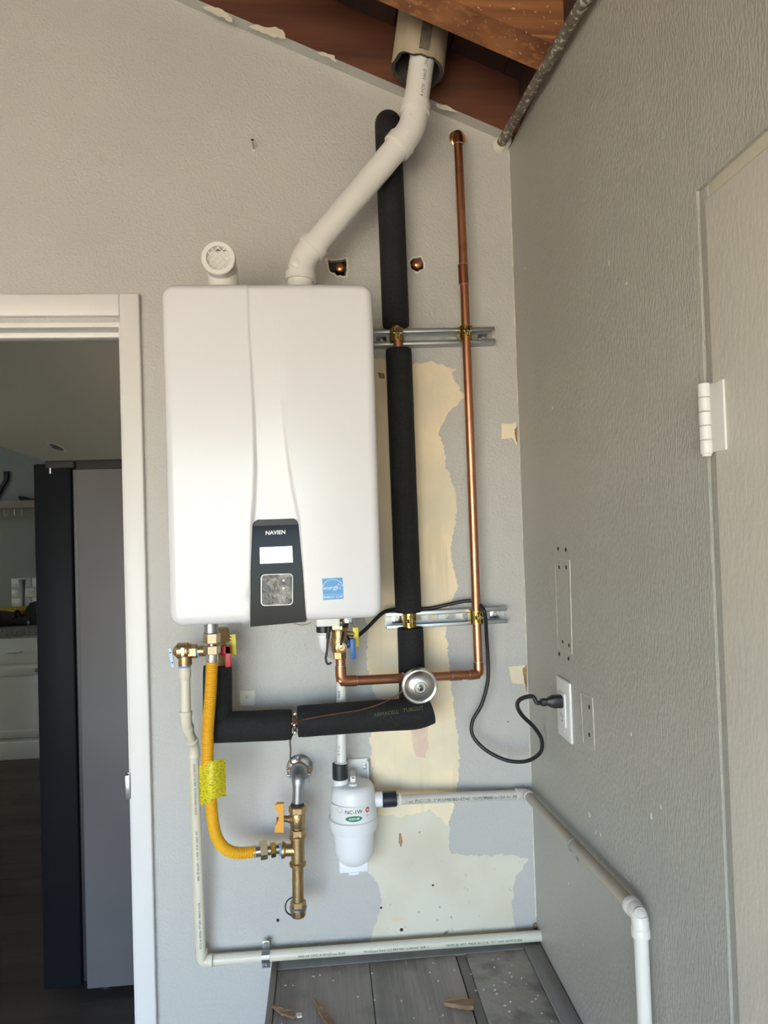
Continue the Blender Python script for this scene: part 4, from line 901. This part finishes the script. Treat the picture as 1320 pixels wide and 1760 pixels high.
nt_ = empty('condensate_neutraliser', tuple(P(605, 1495, NY)), 'white plastic canister with label on wall bracket, black couplings on two sides', 'canister')
N = lambda py: P(606.0+(py-1350)*0.012, py, NY)
pxm = (NY-CAM.y)/FPX                           # metres per pixel here
cap_prof = [(0, 0.018)]
def prof_px(rows, top): 
    z0 = N(top).z; return [(z0-N(y).z, w*pxm) for y, w in rows]
part('head', lathe(N(1344), (0.012, 0, -1), prof_px([(1344, 10), (1345, 28), (1347, 32), (1352, 35.5), (1358, 37), (1370, 38), (1395, 39), (1412, 39.5)], 1344), 48), 'neutral_white', nt_)
part('seam_ring', lathe(N(1402), (0.012, 0, -1), prof_px([(1402, 39.2), (1402.5, 40), (1404, 40), (1404.5, 39.5)], 1402), 48), 'neutral_white', nt_)
part('collar', lathe(N(1400.5), (0.012, 0, -1), prof_px([(1400.5, 39.5), (1402, 41.8), (1418, 41.2), (1423, 39.5), (1424.5, 35)], 1400.5), 48), 'neutral_white', nt_)
part('bowl', lathe(N(1418), (0.012, 0, -1), prof_px([(1418, 35.2), (1440, 34.6), (1458, 33.6), (1468, 31.5), (1476, 26), (1482, 18), (1485, 9), (1486, 0)], 1418), 48), 'neutral_white', nt_)
fz0, fz1 = N(1494).z, N(1466).z
part('foot', box(P(582.5, 1490, NY).x, P(633, 1490, NY).x, NY-0.020, NY+0.030, fz0, N(1470).z, 0.004, 3), 'neutral_white', nt_)
part('foot_tab', box(P(599, 1494, NY).x, P(617, 1494, NY).x, NY-0.022, NY+0.0, N(1497).z, fz0+0.002, 0.0015), 'neutral_white', nt_)
part('inlet_neck', lathe(P(585.5, 1352, NY), (0, 0, 1), [(0, 0.0185), (0.024, 0.0172)], 28), 'neutral_white', nt_)
cpt = P(585, 1338, NY)
part('black_coupling', lathe(cpt, (0, 0, 1), [(-0.002, 0.0165), (0, 0.0178), (0.002, 0.0192), (0.028, 0.0186), (0.037, 0.0182), (0.039, 0.0150)], 28), 'coupling_black', nt_)
part('coupling_lip', lathe(P(586, 1312, NY), (0, 0, 1), [(0, 0.0160), (0.004, 0.0155), (0.005, 0.012)], 24), 'pvc_white', nt_)
oz = P(650, 1375, NY)
part('outlet_neck', lathe(P(640, 1374.5, NY), (1, 0, 0), [(0, 0.0172), (0.032, 0.0172)], 28), 'neutral_white', nt_)
part('black_coupling', lathe(P(657.5, 1374, NY), (1, 0, 0), [(-0.001, 0.0175), (0.001, 0.0190), (0.030, 0.0190), (0.0335, 0.0182), (0.034, 0.013)], 28), 'coupling_black', nt_)
br0, br1 = P(598, 1305, -0.004), P(634, 1342, -0.004)
bk = part('bracket_plate', box(br0.x, br1.x, -0.006, -0.0005, br1.z, br0.z, 0.0015), 'plastic_white', nt_)
part('bracket_edge', box(br1.x-0.004, br1.x, -0.022, -0.004, br1.z, br0.z-0.002, 0.0012), 'plastic_white', bk)
part('bracket_shelf', box(P(612, 1340, -0.05).x, br1.x-0.002, -0.05, -0.004, br1.z-0.004, br1.z+0.001, 0.001), 'plastic_white', bk)
part('gusset', prism([P(614.5, y, yy) for y, yy in ((1318, -0.006), (1340, -0.006), (1340, -0.04))], (0.003, 0, 0)), 'plastic_white', bk)
for q in ((627, 1314), (627, 1319)): part('bracket_screw', lathe(P(*q, -0.006), (0, -1, 0), [(0, 0.005), (0.002, 0.0045), (0.003, 0)], 14), 'galvanised', bk)
part('clip', box(P(602, 1340, NY).x, P(611, 1340, NY).x, NY-0.015, NY+0.035, N(1349).z, N(1331).z, 0.0015), 'plastic_white', nt_)
part('clip_pad', lathe(P(607.5, 1349, NY-0.018), (0, 0, 1), [(-0.004, 0.009), (0, 0.0105), (0.004, 0.0105), (0.005, 0.009)], 20), 'plastic_white', nt_)
part('clip_slot', box(P(604, 1333, NY).x, P(609, 1333, NY).x, NY-0.0165, NY-0.0148, N(1334).z, N(1332.3).z), 'print_black', nt_)
# printed label on the head
lc = N(1388); LR = 39.1*pxm
lab_pts = []
bm = bmesh.new(); rows = []
for z in (N(1372).z, N(1400).z):
    rows.append([bm.verts.new(Vector((lc.x+math.sin(a)*(LR+0.0003), NY-math.cos(a)*(LR+0.0003), z))) for a in [rad(-75+150*k/30) for k in range(31)]])
for k in range(30): bm.faces.new((rows[0][k], rows[0][k+1], rows[1][k+1], rows[1][k]))
lbl = part('printed_label', finish(bm), 'label_white', nt_, 'white printed label with green oval')
def lab_place(cx, cz, off=0.0006):
    return lambda a, b: Vector((lc.x+math.sin((cx+a)/LR)*(LR+off), NY-math.cos((cx+a)/LR)*(LR+off), cz+b))
lz = lambda py: N(py).z
lettering('NC-1W', 0.0125, lab_place(0.0, lz(1380.5)), lbl, 'print_black', bold=0.00015)
ov = lab_place(0.0, lz(1391.5), 0.0007)
def label_shape(pl, pts, m, nm):
    bm = bmesh.new(); c = bm.verts.new(pl(0, 0)); n = len(pts); prev = None
    for f in (0.2, 0.4, 0.6, 0.8, 1.0):
        vs = [bm.verts.new(pl(a*f, b*f)) for a, b in pts]
        for k in range(n):
            if prev: bm.faces.new((prev[k], prev[(k+1) % n], vs[(k+1) % n], vs[k]))
            else: bm.faces.new((c, vs[k], vs[(k+1) % n]))
        prev = vs
    return part(nm, finish(bm, False), m, lbl)
label_shape(ov, [(math.cos(a)*0.0200, math.sin(a)*0.0066) for a in [rad(k*15) for k in range(24)]], 'print_green', 'green_oval')
lettering('AXIOM', 0.0078, lab_place(0.0, lz(1391.5), 0.0011), lbl, 'print_white', shear=0.3, bold=0.0001)
rp = lab_place(0.0345, lz(1380), 0.0007)
label_shape(rp, [(math.cos(a)*0.0055, math.sin(a)*0.0065) for a in [rad(k*30) for k in range(12)]], 'print_red', 'red_mark')
label_shape(lab_place(0.0345, lz(1380), 0.001), [(-0.003, -0.002), (0.003, -0.002), (0.003, 0.002), (-0.003, 0.002)], 'label_white', 'red_mark_centre')
gp_ = lab_place(-0.034, lz(1378), 0.0007)
part('round_mark', tube([gp_(math.cos(a)*0.0065, math.sin(a)*0.0065) for a in [rad(k*30) for k in range(13)]], 0.00035, 6), 'vase_metal', lbl)
for py_, w_ in ((1388.5, 0.0045), (1390.5, 0.004), (1394, 0.005), (1396, 0.004)):
    label_shape(lab_place(0.0345, lz(py_), 0.0007), [(-w_, -0.0005), (w_, -0.0005), (w_, 0.0005), (-w_, 0.0005)], 'vase_metal', 'fine_print')
# drain from the neutraliser round the corner
dr1 = empty('drain_pipe', tuple(P(917, 1370, -0.06)), 'white plastic drain pipe from the canister round the corner along the right wall', 'pipe')
q0 = P(688, 1374.5, NY); q1 = P(915, 1364, -0.030); q1.x = XR-0.024
zr = q1.z; q2 = PX(1100, 1572, XR-0.024); q3 = Vector((q2.x, q2.y-0.012, 0.0))
hz = part('horizontal_pipe', cyl(q0-(q1-q0).normalized()*0.02, q1, PR, 22), 'pvc_grey', dr1)
part('coupling_lip', lathe(P(684, 1374, NY), (q1-q0), [(0, 0.0145), (0.006, 0.0142), (0.007, 0.0118)], 24), 'pvc_white', dr1)
part('sloping_pipe', cyl(q1, q2, PR, 22), 'pvc_painted', dr1); part('vertical_pipe', cyl(q2, q3, PR, 22), 'pvc_white', dr1)
elbow(dr1, q0, q1, q2, PR*1.17, 0.028, 0.02, 'pvc_grey', socket=PR*1.26)
elbow(dr1, q1, q2, q3, PR*1.2, 0.034, 0.026, 'pvc_white', socket=PR*1.3)
hxv = (q1-q0).normalized()
for tt, s in ((0.13, '1-pt  PVC1120'), (0.34, '2" PLUMBING'), (0.56, 'SCHED40  *SUPERPIPE*'), (0.79, 'Made in USA for IPEX')):
    lettering(s, 0.0105, wrap_place(q0.lerp(q1, tt), hxv, Vector((0, -1, -0.10)), PR+0.0004), hz, 'print_black')
ss = PX(986, 1443, XR-0.024); sdv = (q2-q1).normalized(); sp_ = q1+sdv*((ss-q1).dot(sdv))
pipe_strap(sp_, sdv, (-1, 0, 0), PR, 0.020, 'zinc hook strap holding the sloping drain pipe to the right wall', w=0.009, one=True)

# ================================================================== POWER CORD, OUTLET
oc0, oc1 = on_right(958, 1160), on_right(988, 1278)
ymid = -0.284; zt_, zb_ = 1.186, 1.056
ot = empty('wall_outlet', (XR, ymid, zb_), 'white double wall outlet plate on the right wall with a black plug in it', 'outlet')
pm = part('cover_plate', obox(Vector((XR-0.003, ymid, (zt_+zb_)/2)), Vector((1, 0, 0)), Vector((0, 1, 0)), Vector((0, 0, 1)), 0.0066, 0.084, zt_-zb_, 0.003, 3), 'plastic_white', ot)
zc_ = (zt_+zb_)/2
part('receptacle', box(XR-0.0095, XR-0.006, ymid-0.0185, ymid+0.0185, zc_-0.036, zc_+0.036, 0.0015), 'plastic_white', ot)
for zz in (zc_-0.018,):
    for dy in (-0.006, 0.006): part('slot', box(XR-0.0098, XR-0.0094, ymid+dy-0.001, ymid+dy+0.001, zz, zz+0.009), 'print_black', ot)
    part('ground_slot', lathe((XR-0.0094, ymid, zz-0.007), (-1, 0, 0), [(0, 0.0026), (0.0005, 0.0026)], 12), 'print_black', ot)
for zz in (zc_+0.049, zc_-0.049): part('screw', lathe((XR-0.006, ymid, zz), (-1, 0, 0), [(0, 0.0035), (0.001, 0.003), (0.0014, 0)], 12), 'plastic_white', ot)
pg = Vector((XR-0.0098, ymid, zc_+0.017))
cord = empty('power_cord', tuple(pg), 'black power cord looping from the heater to the plug in the wall outlet', 'cord')
def plug_mesh():
    bm = bmesh.new(); rows = []
    for t, hy, hz_ in ((0.0, 0.0125, 0.0135), (0.018, 0.0125, 0.0135), (0.026, 0.0105, 0.011), (0.034, 0.007, 0.007), (0.036, 0.0085, 0.0085), (0.046, 0.0075, 0.0075)):
        rows.append([bm.verts.new(pg+Vector((-t, y*hy, z*hz_))) for y, z in [(math.copysign(abs(math.cos(a))**0.5, math.cos(a)), math.copysign(abs(math.sin(a))**0.5, math.sin(a))) for a in [rad(k*22.5) for k in range(16)]]])
    for a, b in zip(rows, rows[1:]):
        for k in range(16): bm.faces.new((a[k], a[(k+1) % 16], b[(k+1) % 16], b[k]))
    bm.faces.new(rows[0]); bm.faces.new(rows[-1]); return finish(bm, True, 35)
part('plug', plug_mesh(), 'rubber_black', cord, 'black moulded plug')
pe = pg+Vector((-0.045, 0, 0))
cpts = [P(588, 1066, -0.12), P(600, 1100, -0.10), P(626, 1084, -0.08), P(660, 1052, -0.045), P(690, 1047.5, -0.012), P(735, 1046, -0.012), P(770, 1039, -0.02), P(800, 1033, -0.03), P(818, 1035, -0.042), P(830, 1046, -0.080),
        P(834.5, 1062, -0.078), P(836, 1090, -0.060), P(838.5, 1130, -0.05), P(838.5, 1170, -0.05), P(828, 1210, -0.05), P(812, 1240, -0.052), P(813, 1265, -0.055), P(836, 1290, -0.07), P(872, 1307, -0.09),
        P(905, 1308, -0.115), P(928, 1294, -0.14), P(931, 1272, -0.165), P(918, 1250, -0.19), P(897, 1229, -0.215), P(889, 1212, -0.24), P(896, 1201, -0.262), P(915, 1197, -0.278), pe+Vector((-0.01, 0, 0)), pe]
part('cable', tube(spline(cpts, 8), 0.0047, 12), 'rubber_black', cord)
sw = empty('sensor_wire', tuple(P(563, 1140, -0.19)), 'short black wire with a hooked end hanging beside the brass valve', 'wire')
part('grip', tube([P(565, 1074, -0.195), P(563.5, 1098, -0.195)], [0.0048, 0.0040], 12), 'rubber_black', sw)
part('wire', tube(spline([P(563.5, 1096, -0.195), P(562, 1118, -0.195), P(560, 1132, -0.195), P(563, 1141, -0.195), P(570, 1139, -0.195)], 6), 0.0026, 10), 'rubber_black', sw)

# ================================================================== SMALL THINGS ON THE WALL
for i, (px, py, y, lab) in enumerate(((584, 461, 0.012, 'capped copper stub in the broken hole beside the exhaust pipe'), (716.5, 454.5, 0.002, 'capped copper stub in the broken hole right of the foam pipe'))):
    c = P(px, py, y); o = empty('pipe_stub', tuple(c), lab, 'pipe', 'capped copper stubs')
    part('pipe', cyl(c+Vector((0, 0.075, 0)), c, RC, 18), 'copper', o)
    part('cap', lathe(c+Vector((0, 0.012, 0)), (0, -1, 0), [(0, RC*1.13), (0.014, RC*1.13), (0.018, RC*0.9), (0.020, RC*0.55), (0.0205, 0)], 20), 'copper_bright', o)
nc = P(436, 258, 0.0)
nl = empty('wall_hook', tuple(nc), 'small metal screw hook alone on the upper left wall', 'hook')
part('shank', cyl(nc+Vector((0, 0.01, 0)), nc+Vector((0, -0.030, 0.008)), 0.0020, 10), 'steel_brushed', nl)
part('head', lathe(nc+Vector((0, -0.030, 0.008)), (0, -1, 0.35), [(0, 0.0035), (0.002, 0.0038), (0.0035, 0)], 12), 'steel_bright', nl)
part('plaster_rim', lathe(nc+Vector((0, 0.0, 0)), (0, -1, 0), [(0, 0.005), (0.0008, 0.004), (0.001, 0)], 8), 'plaster_chip', nl)

# ================================================================== PLATFORM
PZT = 0.462
PX0, PX1, PYF = -0.158, XR-0.002, -0.66
pf = empty('platform', ((PX0+PX1)/2, -0.33, 0), 'worn grey wooden platform in the corner below the heater', 'platform')
part('base', box(PX0+0.004, PX1-0.002, PYF+0.004, -0.003, 0.0, PZT-0.019), 'strip_grey', pf)
xa = PZ(636, 1665, PZT).x; xb = PZ(783, 1640, PZT).x
for a, b, m in ((PX0+0.016, xa-0.0010, 'plank_grey'), (xa+0.0010, xb-0.0018, 'plank_grey'), (xb+0.0018, xb+0.024, 'strip_grey'), (xb+0.025, PX1-0.044, 'plank_pale')):
    part('plank', box(a, b, PYF, -0.040, PZT-0.018, PZT-(0.003 if m == 'strip_grey' else 0), 0.0012), m, pf)
part('edge_strip', box(PX0, PX0+0.0145, PYF, -0.003, PZT-0.018, PZT+0.004, 0.0015), 'strip_grey', pf)
part('edge_strip', box(PX1-0.043, PX1, PYF, -0.003, PZT-0.018, PZT+0.006, 0.002), 'strip_grey', pf)
part('back_strip', box(PX0+0.015, PX1-0.044, -0.039, -0.003, PZT-0.018, PZT+0.001, 0.001), 'strip_grey', pf)
def chip(pts, th, label, seed):
    q = ragged([PZ(a, b, PZT+0.001) for a, b in pts], 0.0025, 0.006, seed)
    for p in q: p.z = PZT+0.0006
    me = prism(q, (0, 0, th))
    n = len(me.vertices)//2
    for i in range(n, 2*n): me.vertices[i].co.z += 0.003*noise.noise(me.vertices[i].co*70)
    solo('wood_splinter', me, 'wood_chip', label, 'splinter', 'splinters on the platform')
chip([(465, 1731), (473, 1732), (503, 1742), (511, 1748), (505, 1752), (484, 1745)], 0.006, 'brown wood splinter near the left edge of the grey platform', 1)
chip([(538, 1718), (543, 1721), (560, 1743), (578, 1766), (565, 1766), (548, 1742)], 0.006, 'dark wood splinter lying lengthwise on the middle plank of the platform', 2)
chip([(762, 1728), (768, 1721), (790, 1721), (815, 1724), (815, 1736), (795, 1736)], 0.009, 'broad wood splinter across the gap between platform planks', 3)
# paint crumbs: too small to pick apart
bm = bmesh.new(); rnd = random.Random(8)
for k in range(150):
    x = rnd.uniform(PX0+0.02, PX1-0.05); yv = rnd.uniform(PYF+0.02, -0.05); s = rnd.uniform(0.0008, 0.0032)
    if rnd.random() < 0.35: x = rnd.uniform(xb, PX1-0.05)
    vs = [bm.verts.new(Vector((x+math.cos(a)*s*rnd.uniform(.6, 1.3), yv+math.sin(a)*s*rnd.uniform(.6, 1.3), PZT+0.0006+rnd.uniform(0.0003, 0.0016)))) for a in (0, 1.6, 3.1, 4.6)]
    bs = [bm.verts.new(Vector((v.co.x, v.co.y, PZT+0.0003))) for v in vs]
    bm.faces.new(vs)
    for i in range(4): bm.faces.new((vs[i], vs[(i+1) % 4], bs[(i+1) % 4], bs[i]))
solo('paint_crumbs', finish(bm, False), 'fleck_white', 'tiny white paint crumbs scattered over the grey platform', 'debris', kind='stuff')
solo('paint_chip', prism([PZ(a, b, PZT+0.004)+Vector((0, 0, 0.0)) for a, b in ((509, 1744), (518, 1743), (519, 1749), (511, 1750))], (0, 0, 0.004)), 'fleck_white', 'white paint chip at the end of the left wood splinter', 'debris')

# ================================================================== KITCHEN seen through the doorway
KF, KW, KZ = 3.2, 3.8, 0.03                   # cabinet front, far wall, floor level
kc1, kc2 = P(0, 767, KW), P(80, 794, KW); kc3 = Vector((-0.6, 0.12, 2.42))
_n = (kc2-kc1).cross(kc3-kc1).normalized()
def kceil(x, y): return kc1.z - (_n.x*(x-kc1.x)+_n.y*(y-kc1.y))/_n.z
KX0, KX1 = -4.2, 0.1
struct('ceiling_kitchen', prism([Vector((x, y, kceil(x, y))) for x, y in ((KX0, 0.1), (KX1, 0.1), (KX1, KW+0.1), (KX0, KW+0.1))], (0, 0, 0.05)), 'kitchen_ceiling')
fl = struct('floor_kitchen', box(KX0, KX1, 0.0, KW+0.1, KZ-0.04, KZ-0.003), 'hole_dark')
w = 0.15; yk = 0.122; k = 0
while yk < KW:
    xs = [KX0, KX0+0.5+(k % 3)*0.45, KX0+1.9+(k % 2)*0.5, KX1]
    for a, b in zip(xs, xs[1:]):
        part('floor_plank', box(a+0.001, b-0.001, yk+0.001, min(yk+w, KW)-0.001, KZ-0.006, KZ), 'kitchen_floor', fl)
    yk += w; k += 1
struct('wall_kitchen_far', box(KX0, KX1, KW, KW+0.1, 0, 3.6), 'kitchen_wall')
struct('wall_kitchen_right', box(KX1, KX1+0.1, 0.12, KW+0.1, 0, 3.6), 'kitchen_wall')
struct('wall_kitchen_left', prism([Vector((KX0, y, z)) for y, z in ((0.1, 0), (KW+0.1, 0), (KW+0.1, 3.9), (0.1, 3.9))], (-0.1, 0, 0), [[Vector((KX0, y, z)) for y, z in ((1.2, 0.9), (2.5, 0.9), (2.5, 1.95), (1.2, 1.95))]]), 'kitchen_wall')  # window opening added out of view to let fill light in
fill_win = empty('fill_window_1', (KX0-0.05, 1.9, 0.9), kind='structure')  # unseen window put in to brighten the kitchen
part('fill_blind', box(KX0-0.06, KX0-0.059, 1.2, 2.5, 0.9, 1.95), 'fill_blind_linen', fill_win)  # translucent sheet added to tint the incoming light warm
_b = MATS['fill_blind_linen'].node_tree; _t = _b.nodes.new('ShaderNodeBsdfTranslucent'); _t.inputs[0].default_value = (0.95, 0.82, 0.62, 1)
_b.links.new(_t.outputs[0], _b.nodes['Material Output'].inputs['Surface'])
for a in ((1.16, 1.20, 0.86, 1.99), (2.50, 2.54, 0.86, 1.99), (1.20, 2.50, 0.86, 0.90), (1.20, 2.50, 1.95, 1.99)):
    part('fill_window_frame', box(KX0-0.02, KX0+0.02, *a, 0.004), 'white_trim', fill_win)
# base cabinet and worktop
cx1 = P(75, 1200, KF).x+0.35; cx0 = cx1-0.95; ctop = P(0, 1094, KF).z
seam = P(-60, 1200, KF).x
cab = empty('base_cabinet', ((cx0+cx1)/2, KF+0.3, KZ), 'white shaker base cabinet with one drawer and a panelled door under the grey worktop', 'cabinet')
part('body', box(cx0, cx1, KF+0.02, KW-0.002, KZ+0.10, ctop-0.003), 'cabinet_white', cab)
part('toe_kick', box(cx0, cx1, KF+0.03, KW-0.002, KZ, KZ+0.10), 'cabinet_white', cab)
part('base_moulding', box(cx0, cx1, KF+0.004, KF+0.03, KZ+0.0, P(0, 1278, KF).z, 0.003), 'cabinet_white', cab)
dl, dr = P(-110, 1130, KF).x, P(78, 1130, KF).x
dz1, dz0 = P(0, 1098, KF).z, P(0, 1143, KF).z
dw = part('drawer', box(dl, dr+0.2, KF, KF+0.02, dz0, dz1, 0.003), 'cabinet_white', cab)
hp = P(24, 1121, KF-0.02)
part('pull', tube(fillet([hp+Vector((-0.045, 0.022, 0)), hp+Vector((-0.045, 0, 0)), hp+Vector((0.045, 0, 0)), hp+Vector((0.045, 0.022, 0))], 0.008), 0.005, 10), 'steel_bright', dw)
z1, z0 = P(0, 1150, KF).z, P(0, 1270, KF).z; dr2 = P(72, 1200, KF).x
dd = part('door', box(dl, dr2, KF+0.006, KF+0.02, z0, z1), 'cabinet_white', cab)
for b in ((dl, dr2, z1-0.05, z1), (dl, dr2, z0, z0+0.05), (dl, dl+0.05, z0+0.05, z1-0.05), (dr2-0.05, dr2, z0+0.05, z1-0.05)):
    part('frame_rail', box(b[0], b[1], KF-0.002, KF+0.0065, b[2], b[3], 0.002), 'cabinet_white', dd)
kp = P(65, 1151, KF-0.003); part('knob', lathe(kp, (0, -1, 0), [(0, 0.006), (0.012, 0.006), (0.016, 0.015), (0.024, 0.013), (0.027, 0)], 16), 'steel_bright', dd)
solo('worktop', box(cx0-0.9, cx1+0.1, KF-0.025, KW-0.002, ctop, P(0, 1079, KF).z, 0.004), 'granite', 'speckled grey stone worktop on the white base cabinet', 'worktop')
WT = P(0, 1079, KF).z
# tiled splashback
bx0, bz1 = P(20, 996, KW).x, P(20, 994, KW).z
tb = empty('splashback', (bx0+0.5, KW-0.005, WT), 'white subway tile splashback above the grey worktop', 'splashback')
part('grout_bed', box(bx0, bx0+0.75, KW-0.006, KW-0.001, WT, bz1), 'grout', tb)
z = bz1; k = 0
while z-0.075 > WT:
    x = bx0-(0.075 if k % 2 else 0)
    while x < bx0+0.75:
        a, b = max(x, bx0), min(x+0.15, bx0+0.75)
        if b-a > 0.01: part('tile', box(a+0.0015, b-0.0015, KW-0.011, KW-0.005, z-0.0735, z-0.0015, 0.001, 1), 'tile_white', tb)
        x += 0.15
    z -= 0.075; k += 1
# vase
vp = P(40, 1079, KW-0.14); vp.z = WT; vt = P(40, 996, KW-0.14).z-WT
solo('vase', lathe(vp, (0, 0, 1), [(0, 0.026), (0.01, 0.027), (vt*0.3, 0.015), (vt*0.6, 0.016), (vt*0.85, 0.019), (vt, 0.026), (vt-0.003, 0.023), (vt*0.85, 0.016), (vt*0.6, 0.013), (vt*0.3, 0)], 28), 'vase_metal',
     'tall flared grey metal vase before the white tiles', 'vase')
# tool bag
bg = empty('tool_bag', tuple(Vector((P(20, 1079, KF+0.2).x, KF+0.22, WT))), 'black and yellow tool bag slumped on the grey kitchen worktop', 'bag')
a0, a1 = P(-70, 1082, KF+0.12).x, P(67, 1082, KF+0.12).x; hb = P(0, 1057, KF+0.12).z
part('base', box(a0, a1-0.02, KF+0.05, KF+0.36, WT+0.001, hb, 0.03, 4), 'bag_black', bg)
part('side_pocket', box(a0+0.04, P(42, 1050, KF+0.12).x, KF+0.065, KF+0.34, hb-0.04, P(0, 1048, KF+0.12).z, 0.022, 4), 'bag_yellow', bg)
tp = [P(x, y, KF+0.2) for x, y in ((-60, 1058), (-50, 1049), (-10, 1047), (18, 1046), (38, 1048), (44, 1053), (36, 1060))]
for p in tp: p.z = max(p.z, WT+0.001)
part('top_flap', prism(tp, (0, -0.16, 0)), 'bag_black', bg)
fp = [P(x, y, KF+0.06) for x, y in ((38, 1076), (41, 1058), (45, 1045), (52, 1036), (65, 1032), (62, 1038), (60, 1046), (64, 1056), (66, 1068), (66, 1080), (40, 1081))]
for p in fp: p.z = max(p.z, WT+0.001)
part('end_flap', prism(fp, (0, 0.2, 0)), 'bag_black', bg)
part('strap', tube(spline([P(x, y, KF+0.05) for x, y in ((2, 1058), (10, 1052), (20, 1058), (30, 1050), (36, 1062))], 6), 0.010, 8), 'bag_black', bg)
part('buckle', box(P(48, 1076, KF+0.05).x, P(51, 1076, KF+0.05).x, KF+0.045, KF+0.06, WT+0.005, WT+0.03, 0.002), 'steel_bright', bg)
# shelf with bracket, hooks and a dark ornament
SY = KW-0.2
s0, s1 = P(0, 874, SY), P(0, 861, SY); sx1 = P(64, 868, SY).x+0.4
sh = empty('wall_shelf', (s0.x, KW-0.1, s0.z), 'thin wooden wall shelf on an iron bracket with hooks below', 'shelf')
part('board', box(s0.x-0.6, sx1, SY, KW-0.001, s0.z, s1.z, 0.002), 'shelf_wood', sh)
b0 = P(9, 812, KW-0.01)
part('bracket', prism([P(x, y, KW-0.03) for x, y in ((6, 810), (13, 810), (13, 824), (2, 842), (-6, 858), (-14, 858), (-2, 838), (6, 824))], (0, 0.025, 0)), 'iron_dark', sh)
for hx in (7, 25, 37):
    h = P(hx, 875, SY+0.02); part('hook', tube(fillet([h, h+Vector((0, 0, -0.045)), h+Vector((0.012, 0, -0.058)), h+Vector((0.024, 0, -0.045))], 0.012), 0.0025, 8), 'steel_bright', sh)
orn = [P(x, y, KW-0.10) for x, y in ((31, 853), (42, 854), (52, 857), (66, 857), (75, 860.5), (35, 860.5), (32, 857))]
zmin = min(p.z for p in orn); 
for p in orn: p.z += s1.z-zmin
solo('shelf_ornament', prism(orn, (0, 0.06, 0)), 'iron_dark', 'low dark ornament lying on the wooden wall shelf', 'ornament')
# recessed lamp
d = ray(98, 768); 
t = (kc1-CAM).dot(_n)/d.dot(_n); lp = CAM+d*t; dn = _n if _n.z < 0 else -_n
rl = empty('recessed_light', tuple(lp), 'round unlit recessed lamp in the kitchen ceiling', 'lamp')
part('ring', lathe(lp-dn*0.001, dn, [(0, 0.075), (0.004, 0.073), (0.006, 0.06), (0.002, 0.055)], 32), 'white_trim', rl)
part('lens', lathe(lp+dn*0.003, dn, [(0, 0.05), (0.012, 0.03), (0.015, 0)], 24), 'steel_bright', rl)
# fridge: its side faces the garage door, its doors point left
FY = 0.6
f0, f1 = P(64, 797, FY).x-0.012, P(122, 797, FY).x; ft = P(100, 797, FY).z
fr = empty('refrigerator', (f1+0.1, FY+0.45, KZ), 'tall refrigerator with grey side panel and black door edge, just inside the doorway', 'refrigerator')
part('body', box(f1+0.014, f1+0.66, FY, FY+0.9, KZ+0.03, P(150, 806, FY).z, 0.004), 'fridge_side', fr)
part('top_cap', box(f1+0.010, f1+0.66, FY+0.005, FY+0.89, P(150, 807, FY).z, P(150, 790, FY).z, 0.005), 'fridge_grey', fr)
part('gasket', box(f1-0.002, f1+0.016, FY+0.012, FY+0.88, KZ+0.05, ft-0.02), 'rubber_black', fr)
part('door', box(f0, f1, FY-0.004, FY+0.448, KZ+0.04, ft, 0.005), 'fridge_dark', fr)
part('door', box(f0, f1, FY+0.453, FY+0.9, KZ+0.04, ft, 0.005), 'fridge_dark', fr)
hgz0, hgz1 = P(100, 808, FY).z, P(100, 792, FY).z
hcv = part('hinge_cover', box(P(79, 800, FY).x, f1+0.014, FY-0.012, FY+0.10, hgz0+0.004, hgz1, 0.006, 3), 'fridge_grey', fr)
part('hinge_pin', lathe((P(88, 808, FY).x, FY-0.006, hgz0-0.012), (0, 0, 1), [(0, 0.005), (0.02, 0.005)], 12), 'galvanised', hcv)
for fx in (f1+0.06, f1+0.6):
    for fy in (FY+0.06, FY+0.84): part('foot', lathe((fx, fy, KZ), (0, 0, 1), [(0, 0.02), (0.02, 0.02), (0.035, 0.012)], 12), 'rubber_black', fr)
